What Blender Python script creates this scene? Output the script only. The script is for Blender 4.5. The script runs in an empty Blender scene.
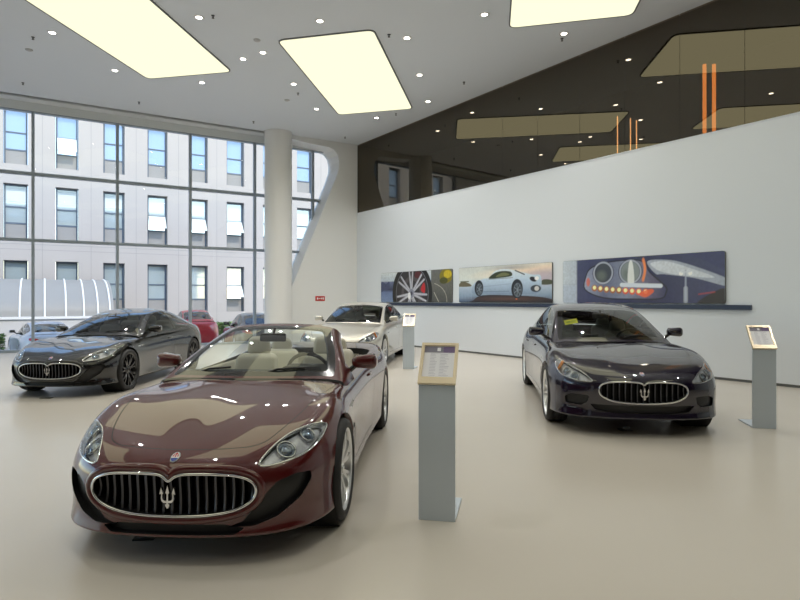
import bpy, bmesh, math, random
import numpy as np
from mathutils import Vector, Matrix
from mathutils.bvhtree import BVHTree
random.seed(7)
SC = bpy.context.scene
COL = SC.collection
PI = math.pi

# ------------------------------------------------------------------ materials
def new_mat(name):
    m = bpy.data.materials.new(name)
    m.use_nodes = True
    nt = m.node_tree
    for n in list(nt.nodes):
        nt.nodes.remove(n)
    out = nt.nodes.new('ShaderNodeOutputMaterial')
    return m, nt, out

def setin(node, name, val):
    if name in node.inputs:
        node.inputs[name].default_value = val

def pbr(name, col, rough=0.5, metal=0.0, spec=0.5, coat=0.0, coat_rough=0.03, coat_ior=1.5, var=0.0, vscale=6.0,
        bump=0.0, bscale=80.0, sheen=0.0, trans=0.0, ior=1.5):
    m, nt, out = new_mat(name)
    b = nt.nodes.new('ShaderNodeBsdfPrincipled')
    setin(b, 'Base Color', (*col, 1)); setin(b, 'Roughness', rough); setin(b, 'Metallic', metal)
    setin(b, 'Specular IOR Level', spec); setin(b, 'Coat Weight', coat); setin(b, 'Coat Roughness', coat_rough)
    setin(b, 'Coat IOR', coat_ior); setin(b, 'Sheen Weight', sheen); setin(b, 'Transmission Weight', trans); setin(b, 'IOR', ior)
    if var > 0:
        tc = nt.nodes.new('ShaderNodeTexCoord'); no = nt.nodes.new('ShaderNodeTexNoise')
        no.inputs['Scale'].default_value = vscale; no.inputs['Detail'].default_value = 4
        nt.links.new(tc.outputs['Object'], no.inputs['Vector'])
        mr = nt.nodes.new('ShaderNodeMapRange')
        mr.inputs['To Min'].default_value = 1 - var; mr.inputs['To Max'].default_value = 1 + var
        nt.links.new(no.outputs['Fac'], mr.inputs['Value'])
        hs = nt.nodes.new('ShaderNodeHueSaturation'); hs.inputs['Color'].default_value = (*col, 1)
        nt.links.new(mr.outputs['Result'], hs.inputs['Value'])
        nt.links.new(hs.outputs['Color'], b.inputs['Base Color'])
    if bump > 0:
        tc = nt.nodes.new('ShaderNodeTexCoord'); no = nt.nodes.new('ShaderNodeTexNoise')
        no.inputs['Scale'].default_value = bscale; no.inputs['Detail'].default_value = 3
        nt.links.new(tc.outputs['Object'], no.inputs['Vector'])
        bp = nt.nodes.new('ShaderNodeBump'); bp.inputs['Strength'].default_value = bump; bp.inputs['Distance'].default_value = 0.01
        nt.links.new(no.outputs['Fac'], bp.inputs['Height']); nt.links.new(bp.outputs['Normal'], b.inputs['Normal'])
    nt.links.new(b.outputs['BSDF'], out.inputs['Surface'])
    return m

def emis(name, col, strength):
    m, nt, out = new_mat(name)
    e = nt.nodes.new('ShaderNodeEmission'); e.inputs['Color'].default_value = (*col, 1); e.inputs['Strength'].default_value = strength
    nt.links.new(e.outputs['Emission'], out.inputs['Surface'])
    return m

def glass(name, tint, fac=None, ior=1.5, rough=0.0, gcol=(1, 1, 1)):
    """thin pane: straight-through transparency plus a mirror reflection"""
    m, nt, out = new_mat(name)
    t = nt.nodes.new('ShaderNodeBsdfTransparent'); t.inputs['Color'].default_value = (*tint, 1)
    g = nt.nodes.new('ShaderNodeBsdfGlossy'); g.inputs['Color'].default_value = (*gcol, 1); g.inputs['Roughness'].default_value = rough
    mx = nt.nodes.new('ShaderNodeMixShader')
    if fac is None:
        f = nt.nodes.new('ShaderNodeFresnel'); f.inputs['IOR'].default_value = ior
        nt.links.new(f.outputs['Fac'], mx.inputs['Fac'])
    else:
        mx.inputs['Fac'].default_value = fac
    nt.links.new(t.outputs['BSDF'], mx.inputs[1]); nt.links.new(g.outputs['BSDF'], mx.inputs[2])
    nt.links.new(mx.outputs['Shader'], out.inputs['Surface'])
    return m

# ------------------------------------------------------------------ objects
def tag(o, label=None, cat=None, group=None, kind=None):
    if label: o['label'] = label
    if cat: o['category'] = cat
    if group: o['group'] = group
    if kind: o['kind'] = kind
    return o

def empty(name, loc=(0, 0, 0), rz=0.0, label=None, cat=None, group=None):
    o = bpy.data.objects.new(name, None); COL.objects.link(o)
    o.location = loc; o.rotation_euler = (0, 0, rz); o.empty_display_size = 0.2
    return tag(o, label, cat, group)

def link(name, me, mats=(), parent=None, loc=None):
    o = bpy.data.objects.new(name, me); COL.objects.link(o)
    for m in mats: me.materials.append(m)
    if parent: o.parent = parent
    if loc: o.location = loc
    return o

def copy_tree(o, parent=None):
    c = o.copy(); COL.objects.link(c)
    if parent is not None: c.parent = parent
    for ch in [x for x in bpy.data.objects if x.parent == o]:
        copy_tree(ch, c)
    return c

class MB:
    """collects shapes; build() links them as one mesh object"""
    def __init__(s):
        s.v = []; s.f = []; s.m = []; s.sm = []
    def add(s, vs, fs, mat=0, smooth=False):
        b = len(s.v); s.v += [tuple(v) for v in vs]
        for f in fs:
            s.f.append([b + i for i in f]); s.m.append(mat); s.sm.append(smooth)
    def box(s, c, d, mat=0, M=None):
        x, y, z = d[0] / 2, d[1] / 2, d[2] / 2
        vs = [Vector((i, j, k)) for i in (-x, x) for j in (-y, y) for k in (-z, z)]
        vs = [(M @ v if M is not None else v) + Vector(c) for v in vs]
        s.add(vs, [(0, 1, 3, 2), (4, 6, 7, 5), (0, 4, 5, 1), (2, 3, 7, 6), (0, 2, 6, 4), (1, 5, 7, 3)], mat)
    def prism(s, pts, fn, d0, d1, mat=0, smooth=False):
        """polygon pts (2D) mapped by fn(a,b,depth) between depth d0 and d1"""
        n = len(pts)
        vs = [fn(a, b, d0) for a, b in pts] + [fn(a, b, d1) for a, b in pts]
        s.add(vs, [list(range(n))[::-1], list(range(n, 2 * n))], mat)
        s.add(vs, [(i, (i + 1) % n, n + (i + 1) % n, n + i) for i in range(n)], mat, smooth)
    def lathe(s, prof, M=None, n=32, mat=0, smooth=True, a0=0.0, a1=2 * PI):
        """profile of (r,h) turned about local z, then M"""
        full = abs(a1 - a0 - 2 * PI) < 1e-6
        k = n if full else n + 1
        vs = []
        for i in range(k):
            a = a0 + (a1 - a0) * i / n
            for r, h in prof:
                v = Vector((r * math.cos(a), r * math.sin(a), h)); vs.append(M @ v if M is not None else v)
        p = len(prof); fs = []
        for i in range(n):
            j = (i + 1) % k
            for q in range(p - 1):
                fs.append((i * p + q, j * p + q, j * p + q + 1, i * p + q + 1))
        s.add(vs, fs, mat, smooth)
    def tube(s, pts, r, n=8, closed=False, mat=0, smooth=True, flat=None):
        pts = [Vector(p) for p in pts]; N = len(pts); vs = []
        up = Vector((0, 0, 1)); prev = None
        for i, p in enumerate(pts):
            a = pts[(i - 1) % N] if (closed or i > 0) else pts[i]
            b = pts[(i + 1) % N] if (closed or i < N - 1) else pts[i]
            t = (b - a).normalized()
            if prev is None:
                ref = up if abs(t.z) < 0.9 else Vector((1, 0, 0))
                x = t.cross(ref).normalized()
            else:
                x = (prev - t * prev.dot(t)).normalized()
            prev = x; y = t.cross(x)
            rr = r[i] if isinstance(r, (list, tuple)) else r
            for k in range(n):
                an = 2 * PI * k / n
                vs.append(p + x * (rr * math.cos(an)) + y * (rr * math.sin(an)))
        fs = []
        for i in range(N if closed else N - 1):
            j = (i + 1) % N
            for k in range(n):
                fs.append((i * n + k, i * n + (k + 1) % n, j * n + (k + 1) % n, j * n + k))
        s.add(vs, fs, mat, smooth)
        if not closed:
            s.add(vs, [list(range(n))[::-1], [(N - 1) * n + k for k in range(n)]], mat)
    def grid(s, P, mat=0, smooth=True):
        a = len(P); b = len(P[0])
        vs = [p for r in P for p in r]
        s.add(vs, [(i * b + j, i * b + j + 1, (i + 1) * b + j + 1, (i + 1) * b + j) for i in range(a - 1) for j in range(b - 1)], mat, smooth)
    def mesh(s, name):
        me = bpy.data.meshes.new(name); me.from_pydata(s.v, [], s.f)
        me.polygons.foreach_set('material_index', s.m); me.polygons.foreach_set('use_smooth', s.sm)
        bm = bmesh.new(); bm.from_mesh(me); bmesh.ops.recalc_face_normals(bm, faces=bm.faces); bm.to_mesh(me); bm.free()
        me.update(); return me
    def build(s, name, mats, parent=None, loc=None):
        if not isinstance(mats, (list, tuple)): mats = [mats]
        return link(name, s.mesh(name), mats, parent, loc)

def bevelled(name, o, w, seg=2):
    md = o.modifiers.new('bevel', 'BEVEL'); md.width = w; md.segments = seg; md.limit_method = 'ANGLE'; md.angle_limit = 0.6
    return o

def rbox(size, bev, seg=4, taper=None, fn=None):
    """rounded box bmesh -> mesh, z from 0..h; taper scales top; fn bends"""
    bm = bmesh.new(); bmesh.ops.create_cube(bm, size=1)
    for v in bm.verts:
        v.co = Vector((v.co.x * size[0], v.co.y * size[1], (v.co.z + .5) * size[2]))
        if taper and v.co.z > size[2] * .5:
            v.co.x *= taper[0]; v.co.y *= taper[1]
    bmesh.ops.bevel(bm, geom=list(bm.edges), offset=bev, segments=seg, profile=.5, affect='EDGES')
    if fn:
        for v in bm.verts: v.co = Vector(fn(v.co))
    return bm

def bm_to_mb(bm, mb, M=None, mat=0, smooth=True):
    bm.verts.index_update()
    vs = [(M @ v.co if M is not None else v.co.copy()) for v in bm.verts]
    mb.add(vs, [[v.index for v in f.verts] for f in bm.faces], mat, smooth)
    bm.free()

def cr_closed(pts, n=6):
    """closed Catmull-Rom through 2D points"""
    out = []; N = len(pts)
    for i in range(N):
        p0, p1, p2, p3 = (np.array(pts[(i + k) % N], float) for k in (-1, 0, 1, 2))
        for j in range(n):
            t = j / n
            q = .5 * ((2 * p1) + (-p0 + p2) * t + (2 * p0 - 5 * p1 + 4 * p2 - p3) * t * t + (-p0 + 3 * p1 - 3 * p2 + p3) * t ** 3)
            out.append((float(q[0]), float(q[1])))
    return out

def round_poly(pts, r, n=4):
    """polygon with rounded corners"""
    out = []; N = len(pts)
    for i in range(N):
        p = Vector(pts[i]); a = Vector(pts[i - 1]) - p; b = Vector(pts[(i + 1) % N]) - p
        k = min(r, a.length * .45, b.length * .45)
        s = p + a.normalized() * k; e = p + b.normalized() * k
        for j in range(n + 1):
            t = j / n; q = s * (1 - t) ** 2 + p * 2 * t * (1 - t) + e * t * t
            out.append((q.x, q.y))
    return out

def offset_poly(pts, d):
    """move a closed polygon outward by d (inward when negative)"""
    N = len(pts)
    A = sum(pts[i][0] * pts[(i + 1) % N][1] - pts[(i + 1) % N][0] * pts[i][1] for i in range(N))
    sg = 1 if A > 0 else -1; out = []
    for i in range(N):
        p = Vector(pts[i]); a = Vector(pts[i - 1]); b = Vector(pts[(i + 1) % N])
        e1 = (p - a); e2 = (b - p)
        n1 = Vector((e1.y, -e1.x)); n2 = Vector((e2.y, -e2.x))
        n = (n1.normalized() if n1.length > 1e-9 else n1) + (n2.normalized() if n2.length > 1e-9 else n2)
        if n.length < 1e-6: n = n1
        n = n.normalized(); out.append((p.x + n.x * d * sg, p.y + n.y * d * sg))
    return out

def in_poly(x, y, poly):
    c = False; n = len(poly); j = n - 1
    for i in range(n):
        xi, yi = poly[i]; xj, yj = poly[j]
        if (yi > y) != (yj > y) and x < (xj - xi) * (y - yi) / (yj - yi) + xi: c = not c
        j = i
    return c

# ------------------------------------------------------------------ cutting shapes out of dense surfaces
class Proj:
    def __init__(s, D, up=(0, 0, 1)):
        s.D = Vector(D).normalized()          # points out of the surface, towards the viewer
        s.U = Vector(up).cross(s.D).normalized(); s.V = s.D.cross(s.U)
    def __call__(s, co): return (co.dot(s.U), co.dot(s.V))
    def mirror(s):
        q = Proj.__new__(Proj); q.D = Vector((s.D.x, -s.D.y, s.D.z)); q.U = Vector((s.U.x, -s.U.y, s.U.z)); q.V = Vector((s.V.x, -s.V.y, s.V.z)); return q
TOP = Proj((0, 0, 1), (0, 1, 0)); TOP.U = Vector((1, 0, 0)); TOP.V = Vector((0, 1, 0))
FRONT = Proj((-1, 0, 0)); FRONT.U = Vector((0, 1, 0)); FRONT.V = Vector((0, 0, 1))
REAR = Proj((1, 0, 0)); REAR.U = Vector((0, 1, 0)); REAR.V = Vector((0, 0, 1))
SIDEP = Proj((0, 1, 0)); SIDEP.U = Vector((1, 0, 0)); SIDEP.V = Vector((0, 0, 1))
SIDEN = Proj((0, -1, 0)); SIDEN.U = Vector((1, 0, 0)); SIDEN.V = Vector((0, 0, 1))

def cut(bm, poly, pr, zone=None, facing=0.05, mats=None):
    """cut the outline into the surface; returns the faces inside it"""
    xs = [p[0] for p in poly]; ys = [p[1] for p in poly]
    lo = (min(xs), min(ys)); hi = (max(xs), max(ys))
    def bb(f):
        q = [pr(v.co) for v in f.verts]
        a = [t[0] for t in q]; b = [t[1] for t in q]
        return min(a), min(b), max(a), max(b)
    cand = {}
    for f in bm.faces:
        if facing is not None and f.normal.dot(pr.D) < facing: continue
        if mats is not None and f.material_index not in mats: continue
        if zone and not zone(f.calc_center_median()): continue
        q = bb(f)
        if q[2] < lo[0] or q[0] > hi[0] or q[3] < lo[1] or q[1] > hi[1]: continue
        cand[f] = q
    N = len(poly)
    for i in range(N):
        p = poly[i]; q = poly[(i + 1) % N]
        if abs(p[0] - q[0]) + abs(p[1] - q[1]) < 1e-7: continue
        s0 = (min(p[0], q[0]), min(p[1], q[1])); s1 = (max(p[0], q[0]), max(p[1], q[1]))
        e = 1e-4
        fs = [f for f, b in cand.items() if b[2] >= s0[0] - e and b[0] <= s1[0] + e and b[3] >= s0[1] - e and b[1] <= s1[1] + e]
        if not fs: continue
        d3 = pr.U * (q[0] - p[0]) + pr.V * (q[1] - p[1])
        no = d3.cross(pr.D)
        if no.length < 1e-9: continue
        no.normalize(); co = pr.U * p[0] + pr.V * p[1]
        for f in fs: del cand[f]
        es = set(); vd = {}
        for f in fs:
            for v in f.verts:
                if v not in vd: vd[v] = (v.co - co).dot(no)
            es.update(f.edges)
        on = {v for v, q in vd.items() if abs(q) < 2e-5}
        for e in es:
            a, b = e.verts; da, db = vd[a], vd[b]
            if abs(da) < 2e-5 or abs(db) < 2e-5 or (da > 0) == (db > 0): continue
            ne, nv = bmesh.utils.edge_split(e, a, da / (da - db)); on.add(nv); nv.normal = a.normal
        for f in fs:
            k = [v for v in f.verts if v in on]
            if len(k) >= 2:
                if len(k) > 2: k.sort(key=lambda v: v.co.dot(d3)); k = [k[0], k[-1]]
                if not any(k[1] in e.verts for e in k[0].link_edges if f in e.link_faces):
                    try:
                        nf, _ = bmesh.utils.face_split(f, k[0], k[1])
                        f.normal_update(); nf.normal_update(); cand[nf] = bb(nf)
                    except Exception: pass
            cand[f] = bb(f)
    ins = []
    for f in cand:
        if not f.is_valid: continue
        c = pr(f.calc_center_median())
        if in_poly(c[0], c[1], poly): ins.append(f)
    return ins

def border(faces):
    s = set(faces); out = []
    for f in s:
        for e in f.edges:
            if sum(1 for g in e.link_faces if g in s) == 1: out.append(e)
    return list(set(out))

def take(bm, faces, offset=None):
    """split faces off as a new bmesh"""
    nb = bmesh.new(); mp = {}
    for f in faces:
        for v in f.verts:
            if v not in mp:
                mp[v] = nb.verts.new(v.co + (offset(v) if offset else Vector((0, 0, 0))))
    for f in faces:
        try:
            g = nb.faces.new([mp[v] for v in f.verts]); g.smooth = True; g.material_index = 0
        except ValueError: pass
    nb.normal_update()
    return nb

def remove(bm, faces):
    bmesh.ops.delete(bm, geom=list(faces), context='FACES')

def rim(bm, edges, vec, mat=None):
    """turn the edge of an opening inward"""
    for e in edges: e.smooth = False
    r = bmesh.ops.extrude_edge_only(bm, edges=edges)
    vs = [g for g in r['geom'] if isinstance(g, bmesh.types.BMVert)]
    fs = [g for g in r['geom'] if isinstance(g, bmesh.types.BMFace)]
    for v in vs:
        v.co += vec(v) if callable(vec) else Vector(vec)
    for f in fs:
        f.smooth = True
        if mat is not None: f.material_index = mat
    return vs, fs

def recess(bm, faces, vec, mat, wall_mat=None):
    """sink faces along vec; the floor gets mat"""
    bd = border(faces)
    nb = take(bm, faces)
    remove(bm, faces)
    bd = [e for e in bd if e.is_valid]
    vs, fs = rim(bm, bd, vec, wall_mat if wall_mat is not None else mat)
    mp = {}
    for v in nb.verts: mp[v] = bm.verts.new(v.co + Vector(vec))
    for f in nb.faces:
        try:
            g = bm.faces.new([mp[v] for v in f.verts]); g.smooth = True; g.material_index = mat
        except ValueError: pass
    nb.free()

def bm_obj(bm, name, mats, parent=None, free=True):
    me = bpy.data.meshes.new(name); bm.to_mesh(me)
    if free: bm.free()
    return link(name, me, mats, parent)

def subdivide_cage(verts, faces, creases, levels):
    me = bpy.data.meshes.new('cage'); me.from_pydata(verts, [], faces)
    bm = bmesh.new(); bm.from_mesh(me)
    bmesh.ops.recalc_face_normals(bm, faces=bm.faces)
    lay = bm.edges.layers.float.new('crease_edge'); bm.verts.ensure_lookup_table()
    for (a, b), w in creases.items():
        e = bm.edges.get((bm.verts[a], bm.verts[b]))
        if e: e[lay] = w
    bm.to_mesh(me); bm.free()
    o = bpy.data.objects.new('cage', me); COL.objects.link(o)
    md = o.modifiers.new('s', 'SUBSURF'); md.levels = levels; md.render_levels = levels
    dg = bpy.context.evaluated_depsgraph_get()
    em = bpy.data.meshes.new_from_object(o.evaluated_get(dg))
    bpy.data.objects.remove(o); bpy.data.meshes.remove(me)
    out = bmesh.new(); out.from_mesh(em); bpy.data.meshes.remove(em)
    for f in out.faces: f.smooth = True; f.material_index = 0
    out.normal_update()
    return out
PANEL = .95; DOWN = 140.0; SKY = .40; SUN = 2.1; EXPO = 0.30; CIOR = 1.75
# ------------------------------------------------------------------ car shells (local frame: x runs from nose to tail, y across, z up; driver's side is -y)
def lerp_tab(tab, x):
    xs = [t[0] for t in tab]; ys = [t[1] for t in tab]
    return float(np.interp(x, xs, ys))

def smooth_tab(tab, x):
    """cubic (monotone-ish) interpolation of a table"""
    xs = [t[0] for t in tab]; ys = [t[1] for t in tab]; n = len(xs)
    if x <= xs[0]: return ys[0]
    if x >= xs[-1]: return ys[-1]
    i = max(k for k in range(n - 1) if xs[k] <= x)
    h = xs[i + 1] - xs[i]; t = (x - xs[i]) / h
    def sl(k):
        if k == 0: return (ys[1] - ys[0]) / (xs[1] - xs[0])
        if k == n - 1: return (ys[-1] - ys[-2]) / (xs[-1] - xs[-2])
        return (ys[k + 1] - ys[k - 1]) / (xs[k + 1] - xs[k - 1])
    m0, m1 = sl(i) * h, sl(i + 1) * h
    return ((2 * t ** 3 - 3 * t * t + 1) * ys[i] + (t ** 3 - 2 * t * t + t) * m0 + (-2 * t ** 3 + 3 * t * t) * ys[i + 1] + (t ** 3 - t * t) * m1)

def body_surface(S, levels=4):
    cols = S['cols']; K = len(cols); fc, rc = S['front_corner'], S['rear_corner']
    prof = S['prof']; keys = sorted(prof)
    def rows(k):
        a = max(q for q in keys if q <= k); b = min(q for q in keys if q >= k)
        if a == b: return prof[a]
        t = (k - a) / (b - a)
        return [(p[0] * (1 - t) + q[0] * t, p[1] * (1 - t) + q[1] * t) for p, q in zip(prof[a], prof[b])]
    nor = []
    for k in range(K):
        a = cols[max(k - 1, 0)]; b = cols[min(k + 1, K - 1)]
        t = Vector((b[0] - a[0], b[1] - a[1]))
        if k == 0: n = Vector((-1, 0))
        elif k == K - 1: n = Vector((1, 0))
        else: n = Vector((-t.y, t.x)).normalized()
        nor.append(n)
    V = []; idx = {}
    def vid(key, co):
        if key not in idx: idx[key] = len(V); V.append(co)
        return idx[key]
    R = len(prof[keys[0]])
    side = {}
    for k in range(K):
        for r, (off, z) in enumerate(rows(k)):
            x = cols[k][0] - nor[k].x * off; y = cols[k][1] - nor[k].y * off
            side[k, r] = (x, max(y, 0) if k not in (0, K - 1) else 0.0, z)
    for k in range(K):
        for r in range(R):
            c = side[k, r]
            for sg in ((1,) if c[1] == 0 else (1, -1)):
                vid((k, r, sg), (c[0], sg * c[1], c[2]))
    def g(k, r, sg):
        return idx[(k, r, 1)] if side[k, r][1] == 0 else idx[(k, r, sg)]
    F = []
    for k in range(K - 1):
        for r in range(R - 1):
            for sg in (1, -1):
                F.append([g(k, r, sg), g(k + 1, r, sg), g(k + 1, r + 1, sg), g(k, r + 1, sg)])
    # top
    top = {}
    J = fc  # lateral index of the shoulder
    n = rc - fc
    for i in range(n + 1):
        k = fc + i; sx, sy, sz = side[k, R - 1]
        for j in range(J + 1):
            if i == 0: c = (k - (J - j)); top[i, j] = ('s', j)
            elif i == n: top[i, j] = ('s', K - 1 - j)
            elif j == J: top[i, j] = ('s', k)
            else:
                fr = S['lat'][j]
                if j == 1 and S.get('vee'): fr = .24 + .24 * seg(.25, 1.5, sx)
                bow = S['bow'](sx)
                x = sx - bow * (1 - fr * fr)
                zc = smooth_tab(S['zc'], x)
                z = zc + (sz - zc) * fr ** S.get('latp', 2.2) + S['ridge'](x, j)
                for sg in ((1,) if j == 0 else (1, -1)):
                    vid(('t', i, j, sg), (x, sg * fr * sy, z))
                top[i, j] = ('t', i, j)
    def tv(i, j, sg):
        t = top[i, j]
        if t[0] == 's':
            return g(t[1], R - 1, sg)
        return idx[('t', t[1], t[2], 1 if t[2] == 0 else sg)]
    cre = {}
    for i in range(n):
        for j in range(J):
            for sg in (1, -1):
                F.append([tv(i, j, sg), tv(i, j + 1, sg), tv(i + 1, j + 1, sg), tv(i + 1, j, sg)])
        for j, w, x1 in S.get('ridge_crease', []):
            if V[tv(i, j, 1)][0] < x1:
                for sg in (1, -1): cre[(tv(i, j, sg), tv(i + 1, j, sg))] = w
    for r, w, k0, k1 in S.get('row_crease', []):
        for k in range(k0, k1):
            for sg in (1, -1): cre[(g(k, r, sg), g(k + 1, r, sg))] = w
    return subdivide_cage(V, F, cre, levels)

def house_surface(S, levels=3):
    """roof and pillars: stations (x, zc, rail_y, rail_z, base_y, base_z)"""
    V = []; P = []
    for (x, zc, ry, rz, by, bz) in S['house']:
        row = []
        half = [(by, bz - .03), (by + (ry - by) * .38 + .012, bz + (rz - bz) * .40), (by + (ry - by) * .8 + .012, bz + (rz - bz) * .82), (ry, rz),
                (ry * .90, rz + (zc - rz) * .42), (ry * .5, rz + (zc - rz) * .86), (0, zc)]
        for y, z in half: row.append((y, z))
        full = row + [(-y, z) for y, z in row[-2::-1]]
        bow = S['house_bow'](x)
        P.append([(x - bow * (1 - min(1, abs(y) / .62) ** 2), y, z) for y, z in full])
    b = len(P[0])
    V = [p for r in P for p in r]
    F = [(i * b + j, i * b + j + 1, (i + 1) * b + j + 1, (i + 1) * b + j) for i in range(len(P) - 1) for j in range(b - 1)]
    cre = {}
    for i in range(len(P) - 1):
        for j in (3, b - 4): cre[(i * b + j, (i + 1) * b + j)] = .35
    bm = subdivide_cage(V, F, cre, levels)
    # outward normals
    if sum(f.normal.z for f in bm.faces) < 0: bmesh.ops.reverse_faces(bm, faces=bm.faces)
    bm.normal_update()
    return bm

def seg(a, b, x): return max(0.0, min(1.0, (x - a) / (b - a)))

GT = dict(
    L=4.86, xf=.875, xr=3.815, wr=.342, track=.742, arch=.372,
    cols=[(0, 0.000), (.012, 0.254), (.06, 0.487), (.20, 0.697), (.42, 0.824), (.65, 0.876), (.875, 0.887), (1.12, 0.880), (1.45, 0.858), (2.0, 0.848), (2.7, 0.848),
          (3.2, 0.868), (3.55, 0.877), (3.815, 0.889), (4.1, 0.875), (4.4, 0.839), (4.66, 0.712), (4.79, 0.468), (4.83, 0.244), (4.84, 0.000)],
    front_corner=3, rear_corner=16,
    prof={0: [(.20, .165), (.03, .175), (.05, .27), (.0, .42), (.02, .55), (.10, .615)],
          2: [(.20, .165), (.02, .175), (.04, .27), (.0, .42), (.02, .555), (.11, .625)],
          3: [(.20, .165), (.0, .175), (.03, .28), (.0, .42), (.025, .555), (.13, .655)],
          4: [(.16, .16), (.0, .18), (.015, .29), (.0, .44), (.03, .59), (.12, .725)],
          6: [(.12, .15), (.03, .19), (.0, .33), (.0, .54), (.025, .71), (.125, .84)],
          8: [(.10, .14), (.02, .19), (.035, .33), (.02, .54), (.02, .70), (.11, .842)],
          10: [(.10, .14), (.02, .19), (.05, .33), (.02, .55), (.02, .73), (.10, .88)],
          13: [(.12, .15), (.03, .2), (.0, .35), (.0, .58), (.02, .80), (.14, .94)],
          16: [(.14, .2), (.03, .24), (.01, .38), (.0, .56), (.03, .76), (.08, .94)],
          19: [(.16, .22), (.05, .26), (.01, .40), (.0, .56), (.03, .76), (.02, .945)]},
    lat={0: 0, 1: .36, 2: .74}, vee=True,
    zc=[(.10, .615), (.24, .655), (.5, .73), (.88, .81), (1.2, .862), (1.5, .902), (1.8, .925), (2.4, .915), (3.2, .92), (3.8, .945), (4.3, .955), (4.8, .945)],
    bow=lambda x: .115 * (1 - seg(.3, 1.3, x)) + (.06 * seg(4.1, 4.6, x)) * -1,
    ridge=lambda x, j: ((.010 * (1 - seg(1.45, 1.9, x)) * seg(.15, .5, x)) if j == 1 else (-.004 * (1 - seg(1.2, 1.7, x)) * seg(.3, .7, x))),
    ridge_crease=[(1, .15, 1.6)], row_crease=[(1, .5, 0, 19), (5, .25, 3, 15)],
    house=[(1.46, .893, .69, .868, .755, .84), (1.62, .972, .68, .935, .775, .855), (1.9, 1.095, .63, 1.055, .785, .87), (2.2, 1.215, .545, 1.165, .79, .88),
           (2.45, 1.29, .508, 1.24, .79, .885), (2.8, 1.345, .505, 1.293, .79, .89), (3.15, 1.34, .508, 1.285, .79, .90), (3.5, 1.29, .525, 1.225, .79, .91),
           (3.85, 1.19, .555, 1.125, .79, .925), (4.15, 1.085, .585, 1.03, .765, .935), (4.4, .99, .61, .955, .73, .93)],
    house_bow=lambda x: .13 * (1 - seg(1.9, 2.6, x)) - .10 * seg(3.4, 4.2, x),
)

QP = dict(
    L=5.25, xf=.93, xr=4.10, wr=.35, track=.82, arch=.382,
    cols=[(0, 0), (.015, .27), (.07, .53), (.20, .78), (.42, .905), (.68, .965), (.93, .977), (1.2, .97), (1.6, .95), (2.2, .94), (3.0, .94),
          (3.5, .95), (3.85, .97), (4.1, .98), (4.4, .965), (4.75, .90), (5.05, .77), (5.17, .5), (5.22, .25), (5.23, 0)],
    front_corner=3, rear_corner=16,
    prof={0: [(.20, .19), (.03, .20), (.05, .31), (.0, .48), (.02, .625), (.09, .69)],
          2: [(.20, .19), (.02, .20), (.04, .31), (.0, .48), (.02, .63), (.10, .70)],
          3: [(.20, .19), (.0, .20), (.03, .31), (.0, .48), (.025, .635), (.12, .735)],
          4: [(.16, .18), (.0, .20), (.015, .32), (.0, .49), (.03, .66), (.12, .80)],
          6: [(.12, .17), (.03, .20), (.0, .35), (.0, .57), (.025, .76), (.13, .90)],
          8: [(.10, .15), (.02, .20), (.03, .35), (.02, .57), (.02, .77), (.11, .925)],
          10: [(.10, .15), (.02, .20), (.045, .35), (.02, .58), (.02, .79), (.10, .95)],
          13: [(.12, .16), (.03, .22), (.0, .37), (.0, .61), (.02, .84), (.14, 1.0)],
          16: [(.14, .22), (.03, .26), (.01, .40), (.0, .60), (.03, .82), (.08, 1.02)],
          19: [(.16, .24), (.05, .28), (.01, .42), (.0, .60), (.03, .82), (.02, 1.03)]},
    lat={0: 0, 1: .36, 2: .74},
    zc=[(.09, .69), (.25, .735), (.5, .80), (.93, .872), (1.3, .925), (1.6, .965), (1.9, .99), (2.6, .98), (3.5, .99), (4.2, 1.03), (4.8, 1.05), (5.2, 1.03)],
    bow=lambda x: .12 * (1 - seg(.3, 1.3, x)) + (.06 * seg(4.5, 5.0, x)) * -1,
    ridge=lambda x, j: ((.009 * (1 - seg(1.3, 1.75, x)) * seg(.15, .5, x)) if j == 1 else (-.006 * (1 - seg(1.2, 1.7, x)) * seg(.3, .7, x))),
    ridge_crease=[(1, .4, 1.7)], row_crease=[(1, .5, 0, 19), (5, .25, 3, 15)],
    house=[(1.54, .955, .72, .93, .785, .90), (1.72, 1.045, .71, 1.005, .80, .92), (2.0, 1.17, .675, 1.12, .815, .935), (2.3, 1.30, .635, 1.245, .82, .945),
           (2.6, 1.40, .60, 1.34, .82, .95), (3.0, 1.462, .585, 1.40, .82, .955), (3.4, 1.47, .58, 1.405, .82, .965), (3.8, 1.435, .58, 1.36, .82, .98),
           (4.15, 1.345, .585, 1.27, .815, .995), (4.45, 1.235, .60, 1.17, .79, 1.005), (4.72, 1.12, .63, 1.075, .76, 1.01), (4.9, 1.05, .65, 1.03, .73, 1.0)],
    house_bow=lambda x: .14 * (1 - seg(2.0, 2.8, x)) - .10 * seg(3.8, 4.6, x),
)
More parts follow.
